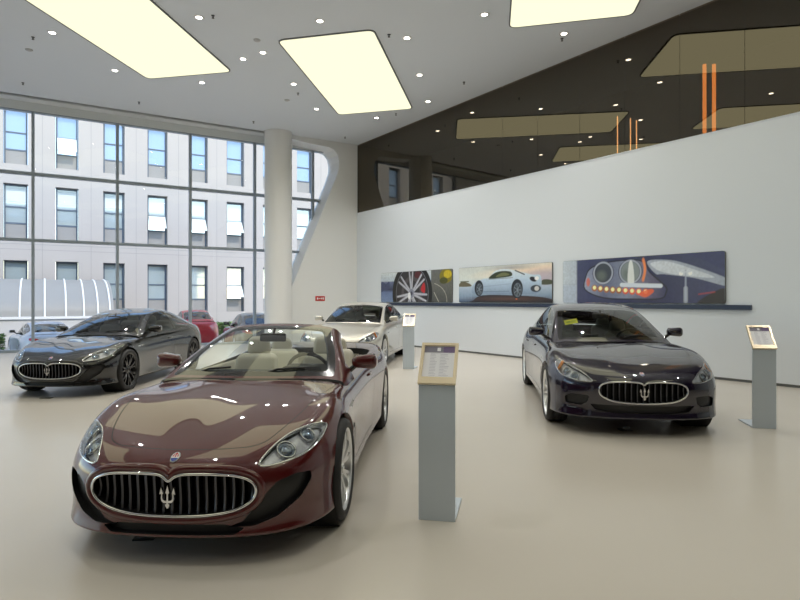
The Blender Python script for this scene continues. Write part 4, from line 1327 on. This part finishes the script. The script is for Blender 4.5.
# floor sockets
def socket(u, v, w, d, label, lid=False):
    p = floor_pt(u, v); root = empty('floor_socket', p, .1, label, 'floor socket', 'floor sockets under the cars')
    m = MB(); m.box((0, 0, .004), (w, d, .008)); m.build('cover_plate', WM['black'], root)
    m = MB(); m.box((0, 0, .0085), (w * .7, d * .7, .003)); m.build('inner_lid', WM['slot'] if not lid else WM['steel_edge'], root)
    if lid:
        m = MB(); bm_to_mb(rbox((w * .55, d * .4, .03), .01, 3), m, Matrix.Translation((w * .15, 0, .008))); m.build('plug', WM['steel_edge'], root)
socket(147, 535.5, .13, .16, 'small black floor plate under the nose of the maroon convertible')
socket(625, 430, .13, .12, 'small floor socket with pale plug under the nose of the dark blue saloon', True)
socket(46.5, 398, .16, .10, 'small black floor plate in front of the black coupe')
# ------------------------------------------------------------------ outside
GZ = -.62
c0 = F3(-14, 0, -REV - .30); 
m = MB(); q = [F3(-30, 0, -REV - .25), F3(60, 0, -REV - .25), F3(60, 0, -40), F3(-30, 0, -40)]
m.prism([(p.x, p.y) for p in q], lambda a, b, c: Vector((a, b, c)), GZ - .2, GZ)
m.prism([(-80, YB - 20), (XL - .3, YB - 20), (XL - .3, 40), (-80, 40)], lambda a, b, c: Vector((a, b, c)), GZ - .25, GZ - .02)
o = struct('ground', m, WM['asphalt'])
BD = 13.7
def on_b(u, v, back=BD):
    p = ray_to(NF, CORNER - NF * back, u)
    return (p - (CORNER - NF * back)).dot(FD), EYE - (v - 300) / FPX * p.y
cols = [(3, 28), (55, 79), (103, 125), (147, 168), (190, 207), (227, 244)]
ct = [(sum(on_b(u, 200)[0] for u in c) / 2) for c in cols]
cw = sum(abs(on_b(a, 200)[0] - on_b(b, 200)[0]) for a, b in cols) / len(cols)
pit = (ct[0] - ct[-1]) / 5
tcs = [ct[-1] - pit * k for k in (4, 3, 2, 1)] + ct[::-1] + [ct[0] + pit * k for k in range(1, 9)]
rowsz = [(10.58, 8.62, 7.90), (6.98, 5.15, 4.42), (3.37, 1.55, .85)]
root = empty('office_building', F3(tcs[len(tcs) // 2], GZ, -BD), 0, 'pale stone clad office building with rows of tall windows beyond the glass front', 'building')
inv = Matrix.Translation(-Vector(root.location))
def BB(t, z, i): return inv @ F3(t, z, -BD + i)
m = MB()
# wall slab built around the openings: vertical strips and spandrels
tl, th = tcs[0] - pit, tcs[-1] + pit
def strip(t0, t1, z0, z1, i0=-.5, i1=0.0, mat=0, mb=None):
    mb = mb or m
    q = [BB(t0, 0, i0), BB(t1, 0, i0), BB(t1, 0, i1), BB(t0, 0, i1)]
    mb.prism([(p.x, p.y) for p in q], lambda a, b, c: Vector((a, b, c - GZ)), z0, z1, mat)
es = [tl] + [e for t in tcs for e in (t - cw / 2, t + cw / 2)] + [th]
for a, b in zip(es[0::2], es[1::2]): strip(a, b, GZ, 13.0)
for t in tcs:
    zz = [GZ] + [z for r in rowsz[::-1] for z in (r[2], r[0])] + [13.0]
    for a, b in zip(zz[0::2], zz[1::2]): strip(t - cw / 2, t + cw / 2, a, b)
m.build('facade_wall', WM['stone'], root)
m = MB()
for z in (3.9, 4.15, 7.4, 7.6, 11.1): strip(tl, th, z - .01, z + .01, -.05, .003)
for t in tcs: strip(t + pit / 2 - .01, t + pit / 2 + .01, GZ, 13, -.05, .003)
m.build('panel_joints', WM['sill'], root)
rnd = random.Random(5)
for ci, t in enumerate(tcs):
    for ri, (zt_, zg_, zs_) in enumerate(rowsz):
        fr = MB()
        def fb(t0, t1, z0, z1, i0, i1, mat=0): strip(t0, t1, z0, z1, i0, i1, mat, fr)
        a, b = t - cw / 2 + .02, t + cw / 2 - .02
        fb(a, a + .07, zs_, zt_, -.36, -.26); fb(b - .07, b, zs_, zt_, -.36, -.26); fb(a + .07, b - .07, zt_ - .09, zt_, -.36, -.26)
        zm = zg_ + (zt_ - zg_) * .42
        fb(a + .07, b - .07, zm - .03, zm + .03, -.36, -.27); fb(a + .07, b - .07, zg_ - .05, zg_ + .03, -.36, -.26)
        fb(a + .07, b - .07, zs_, zg_ - .05, -.34, -.28, 1)
        w = fr.build('window', [WM['bframe'], WM['sill']], root)
        vis = ci - 4   # 0 = rightmost in the photo's left part
        openw = (ri == 1 and vis in (0, 1, 2)) or (ri == 0 and vis == 4) or (ri == 2 and vis == 0)
        gm = WM['bglass'] if ri == 0 else WM['bglass2']
        p = MB(); strip(a + .07, b - .07, zm + .03, zt_ - .09, -.33, -.31, 0, p)
        if not openw: strip(a + .07, b - .07, zg_ + .03, zm - .03, -.33, -.31, 0, p)
        p.build('pane', gm, w)
        if ri == 1 and vis in (3, 4, 5):
            p = MB(); strip(a + .09, b - .09, zm + .25, zt_ - .12, -.30, -.295, 0, p); p.build('blind', WM['blind'], w)
        if openw:
            p = MB()
            vs = [BB(a + .06, zm - .02, -.26), BB(b - .06, zm - .02, -.26), BB(b - .06, zg_ + .10, .22), BB(a + .06, zg_ + .10, .22)]
            nn = Vector((NF.x, NF.y, .5)).normalized() * .03
            vs = [v + Vector((0, 0, 0)) for v in vs]
            p.add(vs + [v + nn for v in vs], [(0, 1, 2, 3), (4, 7, 6, 5), (0, 4, 5, 1), (1, 5, 6, 2), (2, 6, 7, 3), (3, 7, 4, 0)])
            p.build('open_sash', WM['blind'], w)

# arched canopy along the foot of the building
CB = 9.3; r_end = on_b(114, 300, CB)[0]; t_a, t_b = r_end, r_end + 16
root = empty('arched_canopy', F3((t_a + t_b) / 2, GZ, -CB), 0, 'grey barrel vaulted canopy with white ribs at the foot of the building', 'canopy')
inv2 = Matrix.Translation(-Vector(root.location))
zb = .77; RZ, RI = 1.70, 3.7
def arc(t, a, k=1.0): return inv2 @ F3(t, zb + RZ * k * math.sin(a), -CB - RI * (1 - math.cos(a) * k))
m = MB(); an = np.linspace(0, PI / 2, 13)
m.grid([[arc(t, a) for a in an] for t in (t_a, t_b)])
m.grid([[arc(t_a, a), inv2 @ F3(t_a, zb, -CB - RI * (1 - math.cos(a)))] for a in an], 0, False)
m.build('vault_sheet', WM['canopy'], root)
xr = [on_b(u, 317, CB)[0] for u in (110, 98, 84, 66, 44.7, 19.5)]
xr += [xr[-1] + (xr[-1] - xr[-2]) * k for k in (1, 2, 3)]
for t in xr:
    m = MB(); m.tube([arc(t, a, 1.01) for a in an], .036, 8); m.build('rib', WM['rib'], root)
m = MB()
def st2(t0, t1, z0, z1, i0, i1, mat=0):
    q = [inv2 @ F3(t0, 0, i0), inv2 @ F3(t1, 0, i0), inv2 @ F3(t1, 0, i1), inv2 @ F3(t0, 0, i1)]
    m.prism([(p.x, p.y) for p in q], lambda a, b, c: Vector((a, b, c - GZ)), z0, z1, mat)
st2(t_a, t_b, GZ, zb - .06, -CB - .2, -CB + .05)
m.build('base_wall', WM['base'], root)
m = MB(); st2(t_a, t_b, zb - .06, zb + .04, -CB - .25, -CB + .12); m.build('gutter_rail', WM['rib'], root)

# hedges: boxes of small leaves
def hedge(t0, t1, i0, i1, h, label, n, mats):
    c = F3((t0 + t1) / 2, GZ, (i0 + i1) / 2); m = MB(); rr = random.Random(int(abs(t0) * 100))
    root = empty('hedge', c, 0, label, 'hedge')
    st = MB(); 
    for k in range(14):
        p = F3(rr.uniform(t0, t1), GZ, rr.uniform(i0, i1)) - c; st.tube([p, p + Vector((rr.uniform(-.1, .1), rr.uniform(-.1, .1), h * .8))], .015, 5)
    st.build('stems', WM['bronze'], root)
    for k in range(n):
        p = F3(rr.uniform(t0, t1), GZ + h * rr.random() ** .7, rr.uniform(i0, i1)) - c
        s = rr.uniform(.05, .10); R = Matrix.Rotation(rr.uniform(0, 6.3), 3, 'Z') @ Matrix.Rotation(rr.uniform(-1, 1), 3, 'X')
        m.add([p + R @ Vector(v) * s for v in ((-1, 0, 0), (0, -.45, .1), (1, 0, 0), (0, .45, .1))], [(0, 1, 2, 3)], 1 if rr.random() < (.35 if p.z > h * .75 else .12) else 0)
    m.build('leaves', mats, root)
t1 = on_b(222, 322, 12.1)[0]
hedge(t1 - 1.2, t1 + 1.0, -12.5, -11.8, .95, 'clipped green hedge behind the red parked car', 3500, [WM['leaf'], WM['leaf2']])
t1 = on_b(8, 338, 8.4)[0]
hedge(t1 + .1, t1 + 3.5, -8.7, -8.0, .80, 'clipped green hedge at far left below the arched canopy', 3500, [WM['leaf'], WM['leaf2']])
# ------------------------------------------------------------------ printed pictures (drawn cell by cell into the print's colours)
def print_mat():
    m, nt, out = new_mat('photo_print'); b = nt.nodes.new('ShaderNodeBsdfPrincipled')
    a = nt.nodes.new('ShaderNodeVertexColor'); a.layer_name = 'print'
    nt.links.new(a.outputs['Color'], b.inputs['Base Color']); setin(b, 'Roughness', .35); setin(b, 'Coat Weight', .15)
    nt.links.new(b.outputs['BSDF'], out.inputs['Surface']); return m
PRINT = print_mat()
class Pic:
    def __init__(s, w, h, n=300):
        s.w, s.h = w, h; s.nx = n; s.ny = int(n * h / w); 
        X, Y = np.meshgrid(np.linspace(0, w / h, s.nx), np.linspace(0, 1, s.ny)); s.X, s.Y = X, Y   # Y up, height = 1
        s.C = np.zeros((s.ny, s.nx, 3))
    def put(s, mask, col, op=1.0):
        mask = (np.clip(mask, 0, 1) * op)[..., None]; col = np.array(col)
        if col.ndim == 1: col = np.broadcast_to(col, s.C.shape)
        s.C = s.C * (1 - mask) + col * mask
    def soft(s, d, e=.008): return np.clip(.5 - d / (2 * e), 0, 1)
    def vgrad(s, stops): 
        return np.stack([np.interp(s.Y, [t[0] for t in stops], [t[1][k] for t in stops]) for k in range(3)], -1)
    def hgrad(s, stops):
        return np.stack([np.interp(s.X, [t[0] for t in stops], [t[1][k] for t in stops]) for k in range(3)], -1)
    def ell(s, x, y, a, b, rot=0, e=.008):
        c, q = math.cos(rot), math.sin(rot); dx, dy = s.X - x, s.Y - y
        u = (dx * c + dy * q) / a; v = (-dx * q + dy * c) / b
        return s.soft((np.sqrt(u * u + v * v) - 1) * min(a, b), e)
    def ring(s, x, y, a, b, w, rot=0): return s.ell(x, y, a + w / 2, b + w / 2, rot) * (1 - s.ell(x, y, a - w / 2, b - w / 2, rot))
    def line(s, x0, y0, x1, y1, w0, w1=None, e=.008):
        w1 = w0 if w1 is None else w1; dx, dy = x1 - x0, y1 - y0; L2 = dx * dx + dy * dy
        t = np.clip(((s.X - x0) * dx + (s.Y - y0) * dy) / L2, 0, 1)
        return s.soft(np.hypot(s.X - x0 - t * dx, s.Y - y0 - t * dy) - (w0 + (w1 - w0) * t) / 2, e)
    def poly(s, pts, smooth=True):
        if smooth: pts = cr_closed(pts, 5)
        ins = np.zeros(s.X.shape, bool); d = np.full(s.X.shape, 9.0); n = len(pts)
        for i in range(n):
            x0, y0 = pts[i]; x1, y1 = pts[(i + 1) % n]
            c = ((y0 > s.Y) != (y1 > s.Y)) & (s.X < (x1 - x0) * (s.Y - y0) / ((y1 - y0) or 1e-9) + x0); ins ^= c
            dx, dy = x1 - x0, y1 - y0; t = np.clip(((s.X - x0) * dx + (s.Y - y0) * dy) / (dx * dx + dy * dy + 1e-12), 0, 1)
            d = np.minimum(d, np.hypot(s.X - x0 - t * dx, s.Y - y0 - t * dy))
        return s.soft(np.where(ins, -d, d))
    def mottle(s, amp, f=14, seed=1):
        r = np.random.RandomState(seed); g = r.rand(f + 2, int(f * s.w / s.h) + 2)
        yy = s.Y * f; xx = s.X * f; i = yy.astype(int); j = np.minimum(xx.astype(int), g.shape[1] - 2); a = (yy - i); b = (xx - j); i = np.minimum(i, f)
        v = g[i, j] * (1 - a) * (1 - b) + g[i + 1, j] * a * (1 - b) + g[i, j + 1] * (1 - a) * b + g[i + 1, j + 1] * a * b
        s.C = s.C * (1 + amp * (v - .5))[..., None]

def poster(u0, u1, zlo, zhi, draw, label):
    s0, s1 = on_p(u0, 280)[0], on_p(u1, 280)[0]; w = s1 - s0; h = zhi - zlo
    root = empty('wall_picture', P3((s0 + s1) / 2, zlo, 0), math.atan2(PD.y, PD.x), label, 'picture', 'wide printed pictures on the white wall')
    # local x runs along the wall, local y into the wall or out of it
    sgn = -1 if Vector((-PD.y, PD.x)).dot(NP) < 0 else 1
    m = MB(); m.prism(round_poly([(-w / 2, 0), (w / 2, 0), (w / 2, h), (-w / 2, h)], .05, 4), lambda a, b, q: Vector((a, sgn * q, b)), .002, .040)
    m.build('backing_panel', WM['slot'], root)
    P = Pic(w, h); draw(P)
    me = bpy.data.meshes.new('print'); e = .006
    xs = np.linspace(-w / 2 + e, w / 2 - e, P.nx); zs = np.linspace(e, h - e, P.ny)
    vs = [(float(x), sgn * .042, float(z)) for z in zs for x in xs]
    rr = .05
    def inside(x, z):
        dx = abs(x) - (w / 2 - rr); dz = abs(z - h / 2) - (h / 2 - rr)
        return not (dx > 0 and dz > 0 and dx * dx + dz * dz > rr * rr)
    fs = []
    for j in range(P.ny - 1):
        for i in range(P.nx - 1):
            if inside((xs[i] + xs[i + 1]) / 2, (zs[j] + zs[j + 1]) / 2): fs.append((j * P.nx + i, j * P.nx + i + 1, (j + 1) * P.nx + i + 1, (j + 1) * P.nx + i))
    me.from_pydata(vs, [], fs)
    at = me.color_attributes.new('print', 'FLOAT_COLOR', 'POINT')
    C = np.concatenate([np.clip(P.C * 1.35 - .012, 0, 1).reshape(-1, 3), np.ones((P.nx * P.ny, 1))], 1).astype(np.float32)
    at.data.foreach_set('color', C.ravel())
    link('print', me, [PRINT], root)

def lin(r, g, b): return tuple(((c / 255) / 12.92 if c / 255 < .04045 else ((c / 255 + .055) / 1.055) ** 2.4) for c in (r, g, b))
def draw_wheel(p):
    A = p.w / p.h
    p.C = p.vgrad([(0, lin(110, 130, 165)), (.32, lin(95, 112, 150)), (.42, lin(45, 52, 78)), (.68, lin(95, 105, 135)), (.72, lin(170, 182, 195)), (1, lin(196, 204, 208))])
    k = A / 2.0
    p.put(p.poly([(0, .36), (.2, .40), (.5, .46), (.5, .70), (.3, .62), (.12, .70), (0, .66)]), lin(58, 66, 98))
    p.put(p.soft(.74 * A - p.X), p.vgrad([(0, lin(70, 72, 70)), (.5, lin(92, 92, 88)), (1, lin(96, 98, 96))]))
    p.put(p.line(.78 * A, .30, .84 * A, .0, .02), lin(190, 188, 175)); p.put(p.ring(.72 * A, .05, .22 * A, .55, .018) * (p.X > .78 * A), lin(175, 172, 160))
    p.put(p.ell(.93 * A, .80, .08 * A, .22), lin(120, 110, 30)); p.put(p.ell(.95 * A, .85, .05 * A, .12), lin(185, 165, 40)); p.put(p.ell(.90 * A, .66, .05 * A, .1), lin(70, 72, 30))
    cx, cy = .47 * A, .28
    p.put(p.ell(cx, cy, .285 * A, 1.05), lin(14, 14, 17)); p.put(p.ell(cx + .01, cy, .225 * A, .86), lin(42, 40, 44)); p.put(p.ring(cx + .01, cy, .23 * A, .88, .02), lin(120, 122, 130))
    p.put(p.ring(cx + .01, cy, .13 * A, .5, .14), lin(70, 66, 70))
    p.put(p.poly([(.60 * A, .42), (.64 * A, .62), (.66 * A, .52), (.655 * A, .30), (.62 * A, .32)]), lin(170, 38, 44)); p.put(p.poly([(.52 * A, .80), (.60 * A, .78), (.60 * A, .95), (.53 * A, .98)]), lin(75, 24, 32))
    for a in range(7):
        an = 2 * PI * a / 7 + PI / 2 + .04
        for da in (-.13, .13):
            x1, y1 = cx + .20 * A * math.cos(an + da) * 1.05, cy + .80 * math.sin(an + da)
            p.put(p.line(cx + .02 * math.cos(an), cy + .03 * math.sin(an), x1, y1, .10, .07), lin(150, 152, 164)); p.put(p.line(cx, cy, x1 + .02, y1, .02, .02), lin(205, 206, 212), .7)
    p.put(p.ell(cx, cy, .13, .15), lin(120, 124, 140)); p.put(p.ell(cx, cy, .06, .07), lin(60, 64, 82)); p.put(p.ell(cx - .12, cy - .08, .08, .12), lin(228, 230, 232), .8)
    p.mottle(.25, 26, 3)
def draw_car(p):
    A = p.w / p.h
    p.C = p.vgrad([(0, lin(70, 84, 108)), (.18, lin(120, 138, 160)), (.44, lin(165, 180, 196)), (.50, lin(186, 196, 200)), (.7, lin(200, 206, 202)), (1, lin(190, 194, 190))])
    p.put(p.ell(.85 * A, .86, .42 * A, .12, .05, .1), lin(228, 205, 178), .8); p.put(p.ell(.93 * A, .66, .2 * A, .18, 0, .1), lin(160, 140, 158), .7); p.put(p.ell(.60 * A, .93, .16 * A, .05, 0, .05), lin(140, 142, 146), .8)
    p.put(p.poly([(0, .46), (.02 * A, .58), (.06 * A, .60), (.13 * A, .54), (.15 * A, .46)]), lin(98, 92, 74)); p.put(p.line(.02 * A, .60, .12 * A, .60, .03), lin(80, 84, 66))
    p.put(p.poly([(.9 * A, .46), (.92 * A, .58), (A, .56), (A, .46)]), lin(70, 74, 60))
    for k in range(9): p.put(p.line((.01 + .018 * k) * A, .38, (.012 + .018 * k) * A, .10, .02), lin(150, 170, 196), .6)
    p.put(p.poly([(.18 * A, .06), (.3 * A, .20), (.7 * A, .18), (.95 * A, .12), (.99 * A, .0), (.2 * A, .0)]), lin(42, 38, 42)); p.put(p.ell(.55 * A, .10, .3 * A, .05, 0, .04), lin(96, 70, 60), .6)
    p.put(p.ell(.66 * A, .10, .03, .02), lin(220, 120, 70))
    body = [(.17 * A, .26), (.165 * A, .42), (.20 * A, .56), (.30 * A, .66), (.36 * A, .68), (.42 * A, .84), (.50 * A, .90), (.60 * A, .88), (.70 * A, .80), (.82 * A, .72), (.89 * A, .70), (.905 * A, .55), (.90 * A, .34), (.86 * A, .24), (.76 * A, .22), (.5 * A, .22), (.3 * A, .24)]
    p.put(p.poly(body), p.vgrad([(.2, lin(110, 128, 152)), (.36, lin(140, 158, 180)), (.6, lin(172, 190, 208)), (.9, lin(198, 208, 214))]))
    p.put(p.poly([(.36 * A, .66), (.42 * A, .80), (.50 * A, .85), (.59 * A, .83), (.615 * A, .76), (.60 * A, .70), (.5 * A, .67)]), lin(44, 52, 34)); p.put(p.poly([(.44 * A, .70), (.50 * A, .80), (.56 * A, .79), (.58 * A, .73)]), lin(100, 104, 70))
    p.put(p.line(.645 * A, .85, .74 * A, .73, .03), lin(40, 46, 58)); p.put(p.line(.36 * A, .64, .62 * A, .66, .012), lin(60, 66, 72))
    for cx, r, cy in ((.245 * A, .20, .38), (.665 * A, .23, .34)):
        p.put(p.ell(cx, cy + .02, r * .88, r * 1.12), lin(30, 34, 42)); p.put(p.ell(cx + .02, cy - .01, r * .62, r * .82), lin(88, 96, 106)); p.put(p.ell(cx + .02, cy - .01, r * .5, r * .66), lin(52, 58, 66))
        for a in range(7): p.put(p.line(cx + .02, cy - .01, cx + .02 + r * .52 * math.cos(a * .9), cy - .01 + r * .7 * math.sin(a * .9), .02), lin(120, 130, 140))
    p.put(p.ell(.825 * A, .60, .035 * A, .06, -.3), lin(30, 26, 34)); p.put(p.ell(.86 * A, .62, .02 * A, .05), lin(228, 232, 236)); p.put(p.ell(.85 * A, .36, .05 * A, .09), lin(48, 52, 60)); p.put(p.ell(.86 * A, .36, .022 * A, .06), lin(190, 190, 188))
    p.put(p.line(.30 * A, .30, .58 * A, .30, .014), lin(92, 108, 130)); p.put(p.line(.30 * A, .44, .60 * A, .50, .02), lin(120, 138, 162), .6)
    p.mottle(.12, 22, 9)
def draw_lamp(p):
    A = p.w / p.h
    p.C = p.hgrad([(0, lin(176, 186, 196)), (.10 * A, lin(160, 170, 184)), (.112 * A, lin(52, 56, 92)), (.35 * A, lin(40, 44, 82)), (.6 * A, lin(34, 36, 74)), (A, lin(56, 60, 96))])
    p.put((p.X < .105 * A) * p.soft(np.abs(p.Y - .44), .02), lin(120, 130, 150), .8); p.put((p.X < .105 * A) * (p.Y < .42), lin(150, 162, 182), .6)
    p.put(p.poly([(.58 * A, .88), (.68 * A, .90), (.80 * A, .80), (1.02 * A, .46), (1.02 * A, .32), (.85 * A, .50), (.68 * A, .60), (.63 * A, .62)]), lin(150, 158, 174)); p.put(p.poly([(.60 * A, .84), (.70 * A, .86), (.84 * A, .68), (.95 * A, .50), (.8 * A, .55), (.66 * A, .66)]), lin(196, 202, 210), .8)
    p.put(p.poly([(.80 * A, 1.02), (1.02 * A, 1.02), (1.02 * A, .62), (.9 * A, .84)]), lin(48, 50, 92)); p.put(p.poly([(.86 * A, 0), (.98 * A, .28), (1.01 * A, .22), (1.01 * A, 0)]), lin(38, 34, 40))
    lampo = [(.165 * A, .30), (.17 * A, .62), (.21 * A, .82), (.32 * A, .93), (.50 * A, .95), (.57 * A, .86), (.60 * A, .66), (.69 * A, .36), (.695 * A, .22), (.66 * A, .08), (.5 * A, .07), (.3 * A, .10)]
    p.put(p.poly([(x, y) for x, y in lampo]), lin(20, 22, 44)); inner = offset_poly(cr_closed(lampo, 4), -.03)
    p.put(p.poly(inner, False), p.hgrad([(.15 * A, lin(138, 146, 170)), (.3 * A, lin(84, 90, 120)), (.45 * A, lin(120, 128, 150)), (.6 * A, lin(88, 84, 110)), (.7 * A, lin(44, 46, 84))]))
    p.mottle(.22, 30, 4)
    for cx, r, c in ((.295 * A, .24, (46, 52, 66)), (.475 * A, .25, (118, 128, 130))):
        p.put(p.ell(cx, .68, r * 1.16, r * 1.08), lin(40, 42, 66)); p.put(p.ring(cx, .68, r * 1.0, r * .98, .04), lin(150, 156, 172)); p.put(p.ell(cx, .68, r * .88, r * .88), lin(*c)); p.put(p.ell(cx - .04, .62, r * .5, r * .45, 0, .05), lin(90, 100, 96), .7)
    p.put(p.poly([(.46 * A, .45), (.468 * A, .88), (.49 * A, .88), (.50 * A, .45)]), lin(222, 226, 226), .8)
    for q in np.linspace(0, 1, 12): p.put(p.ell((.555 + .012 * math.sin(q * 3)) * A, .50 + .42 * q, .03, .05), lin(222, 128, 70), .75)
    p.put(p.line(.42 * A, .40, .66 * A, .36, .09), lin(196, 204, 216)); p.put(p.ell(.19 * A, .48, .05, .10), lin(190, 100, 84), .9)
    for k in range(9):
        x = (.235 + .042 * k) * A; y = .34 - .06 * math.sin(min(1, k / 5) * PI / 2) - .03 * (k > 4) * (k - 4) * .4
        p.put(p.ell(x, y, .075, .075), lin(150, 90, 50) if k < 5 else lin(206, 84, 52)); p.put(p.ell(x, y + .01, .045, .045), lin(255, 226, 170))
    p.put(p.poly([(.53 * A, .20), (.60 * A, .30), (.62 * A, .24), (.57 * A, .12)]), lin(216, 92, 52), .9)
    p.put(p.line(.80 * A, .04, .80 * A, .66, .05, .03), lin(150, 158, 176), .8); p.put(p.line(.80 * A, .04, .80 * A, .30, .09), lin(170, 178, 190), .6)
    for x in (.775, .825): p.put(p.ell(x * A, .60, .04, .04), lin(232, 236, 240))
    p.put(p.line(.775 * A, .63, .825 * A, .63, .025), lin(190, 196, 206)); p.put(p.line(.87 * A, .18, .95 * A, .22, .03), lin(170, 60, 50), .6)
poster(382.0, 453.0, 1.43, 2.42, draw_wheel, 'wide picture of a car wheel with red brake, leftmost of three on the wall')
poster(460.0, 553.2, 1.43, 2.42, draw_car, 'wide picture of a silver blue coupe by water, middle of three on the wall')
poster(564.0, 726.2, 1.43, 2.42, draw_lamp, 'wide picture of a headlamp close up, rightmost and largest of three on the wall')
# ------------------------------------------------------------------ cars in the hall
MAROON = paint('maroon_paint', (.075, .0045, .005), ior=CIOR)
BLACKP = paint('black_paint', (.003, .003, .0035), ior=CIOR)
BLUEP = paint('blue_black_paint', (.006, .003, .016), ior=CIOR)
CHAMP = pbr('champagne_paint', (.60, .57, .50), .32, .45, coat=1.0, coat_ior=1.7)
r = build_car(GT, 'convertible_car', 'open maroon convertible car with cream seats in the foreground', 'car', (-1.283, 3.248), (.066, .998), MAROON, CM['cream'], CM['dark'], roof='open')
interior(GT, r, CM['cream'], CM['dark'], 2.32, 3.12, y=.34, zs=.30, wheel_x=2.02, wheel_z=.86, low=.07)
r = build_car(GT, 'coupe_car', 'black coupe car with black wheels standing near the windows at left', 'car', (-5.36, 8.95), (.012, 1.0), BLACKP, CM['cream'], CM['dark'], rim_mat=CM['black_alloy'], levels=4)
interior(GT, r, CM['taupe'], CM['dark'], 2.32, 3.12)
BROOT = build_car(QP, 'saloon_car', 'dark blue black saloon car with yellow windscreen sticker at right', 'car', (2.635, 6.35), (.1256, .992), BLUEP, CM['taupe'], CM['dark'], wheel='multi', levels=4)
interior(QP, BROOT, CM['taupe'], CM['dark'], 2.5, 3.45, y=.39, wheel_x=2.2, wheel_z=.92, dash_x=1.86, dash_z=.95)
r = build_car(QP, 'saloon_car', 'champagne silver saloon car in the back behind the maroon convertible', 'car', (-1.42, 12.5), (.17, .985), CHAMP, CM['taupe'], CM['dark'], wheel='multi', levels=3)
interior(QP, r, CM['taupe'], CM['dark'], 2.5, 3.45, y=.39, wheel_x=2.2, wheel_z=.92, dash_x=1.86, dash_z=.95)

# yellow notice on the blue car's windscreen
wo = [c for c in BROOT.children if c.name.startswith('windscreen')][0]
hv = BVHTree.FromPolygons([v.co.copy() for v in wo.data.vertices], [list(p.vertices) for p in wo.data.polygons])
P = []
for x in (1.98, 2.13):
    row = []
    for y in (.54, .36):
        h = hv.ray_cast(Vector((x, y, 3)), Vector((0, 0, -1)))
        row.append((h[0] if h[0] else Vector((x, y, 1.3))) + Vector((.004, 0, -.004)))
    P.append(row)
m = MB(); m.grid(P); a = (P[0][0] + P[1][1]) / 2; m2 = []
def onp(u, v): return P[0][0] * (1 - u) * (1 - v) + P[0][1] * u * (1 - v) + P[1][0] * (1 - u) * v + P[1][1] * u * v + Vector((-.004, 0, .003))
for (u0, u1, v0, v1) in ((.15, .45, .35, .6), (.5, .85, .55, .65), (.5, .8, .35, .42)):
    m.add([onp(u0, v0), onp(u1, v0), onp(u1, v1), onp(u0, v1)], [(0, 1, 2, 3)], 1)
m.build('windscreen_sticker', [pbr('notice_yellow', (.80, .74, .06), .5), pbr('notice_green', (.30, .42, .05), .5)], BROOT)

# ------------------------------------------------------------------ cars parked outside
WHITEP = paint('white_car_paint', (.62, .66, .72), ior=1.5); REDP = paint('red_car_paint', (.45, .03, .035), ior=1.5); GREYP = paint('slate_car_paint', (.03, .035, .045), ior=1.6)
rw = None
for nm, lab, nose, dd, pmat, sc in [
    ('parked_car', 'white parked car outside the glass, seen from its rear at far left', (-14.57, 23.41), (.63, -.77), WHITEP, (.9, .93, .93)),
    ('parked_car', 'red parked car outside the glass beyond the tail of the black coupe', (-10.5, 29.0), (.45, -.9), REDP, (.86, .95, 1.16)),
    ('parked_car', 'dark slate parked car outside the glass, right of the green hedge', (-6.95, 25.8), (.42, -.91), GREYP, (.88, .93, 1.12))]:
    r = build_car(QP, nm, lab, 'car', nose, dd, pmat, CM['taupe'], CM['dark'], wheel='multi', levels=3, lod=1, plain=True, zoff=GZ, group='cars parked outside')
    r.scale = sc

# ------------------------------------------------------------------ camera, sky, sun
w = bpy.data.worlds.new('sky'); SC.world = w; w.use_nodes = True
nt = w.node_tree; bg = nt.nodes['Background']
sk = nt.nodes.new('ShaderNodeTexSky'); sk.sky_type = 'NISHITA'; sk.sun_disc = False; sk.sun_elevation = math.radians(48); sk.sun_rotation = math.radians(150)
sk.air_density = 1.2; sk.dust_density = .6; sk.ozone_density = 1.2
nt.links.new(sk.outputs['Color'], bg.inputs['Color']); bg.inputs['Strength'].default_value = SKY
sun = bpy.data.lights.new('sun', 'SUN'); sun.energy = SUN; sun.angle = math.radians(.6); sun.color = (1.0, .90, .76)
so = bpy.data.objects.new('sun', sun); COL.objects.link(so)
sd = Vector((.75, -.62, .95)); so.rotation_euler = sd.to_track_quat('Z', 'Y').to_euler(); so.location = (10, -20, 30)
cam = bpy.data.cameras.new('camera'); co = bpy.data.objects.new('camera', cam); COL.objects.link(co)
co.location = (0, 0, EYE); co.rotation_euler = (PI / 2, 0, 0)
cam.sensor_width = 36; cam.lens = FPX / 800 * 36; cam.clip_start = .05; cam.clip_end = 300
SC.camera = co
SC.view_settings.view_transform = 'Standard'; SC.view_settings.look = 'None'; SC.view_settings.gamma = 1.0; SC.view_settings.use_curve_mapping = False
SC.view_settings.exposure = EXPO
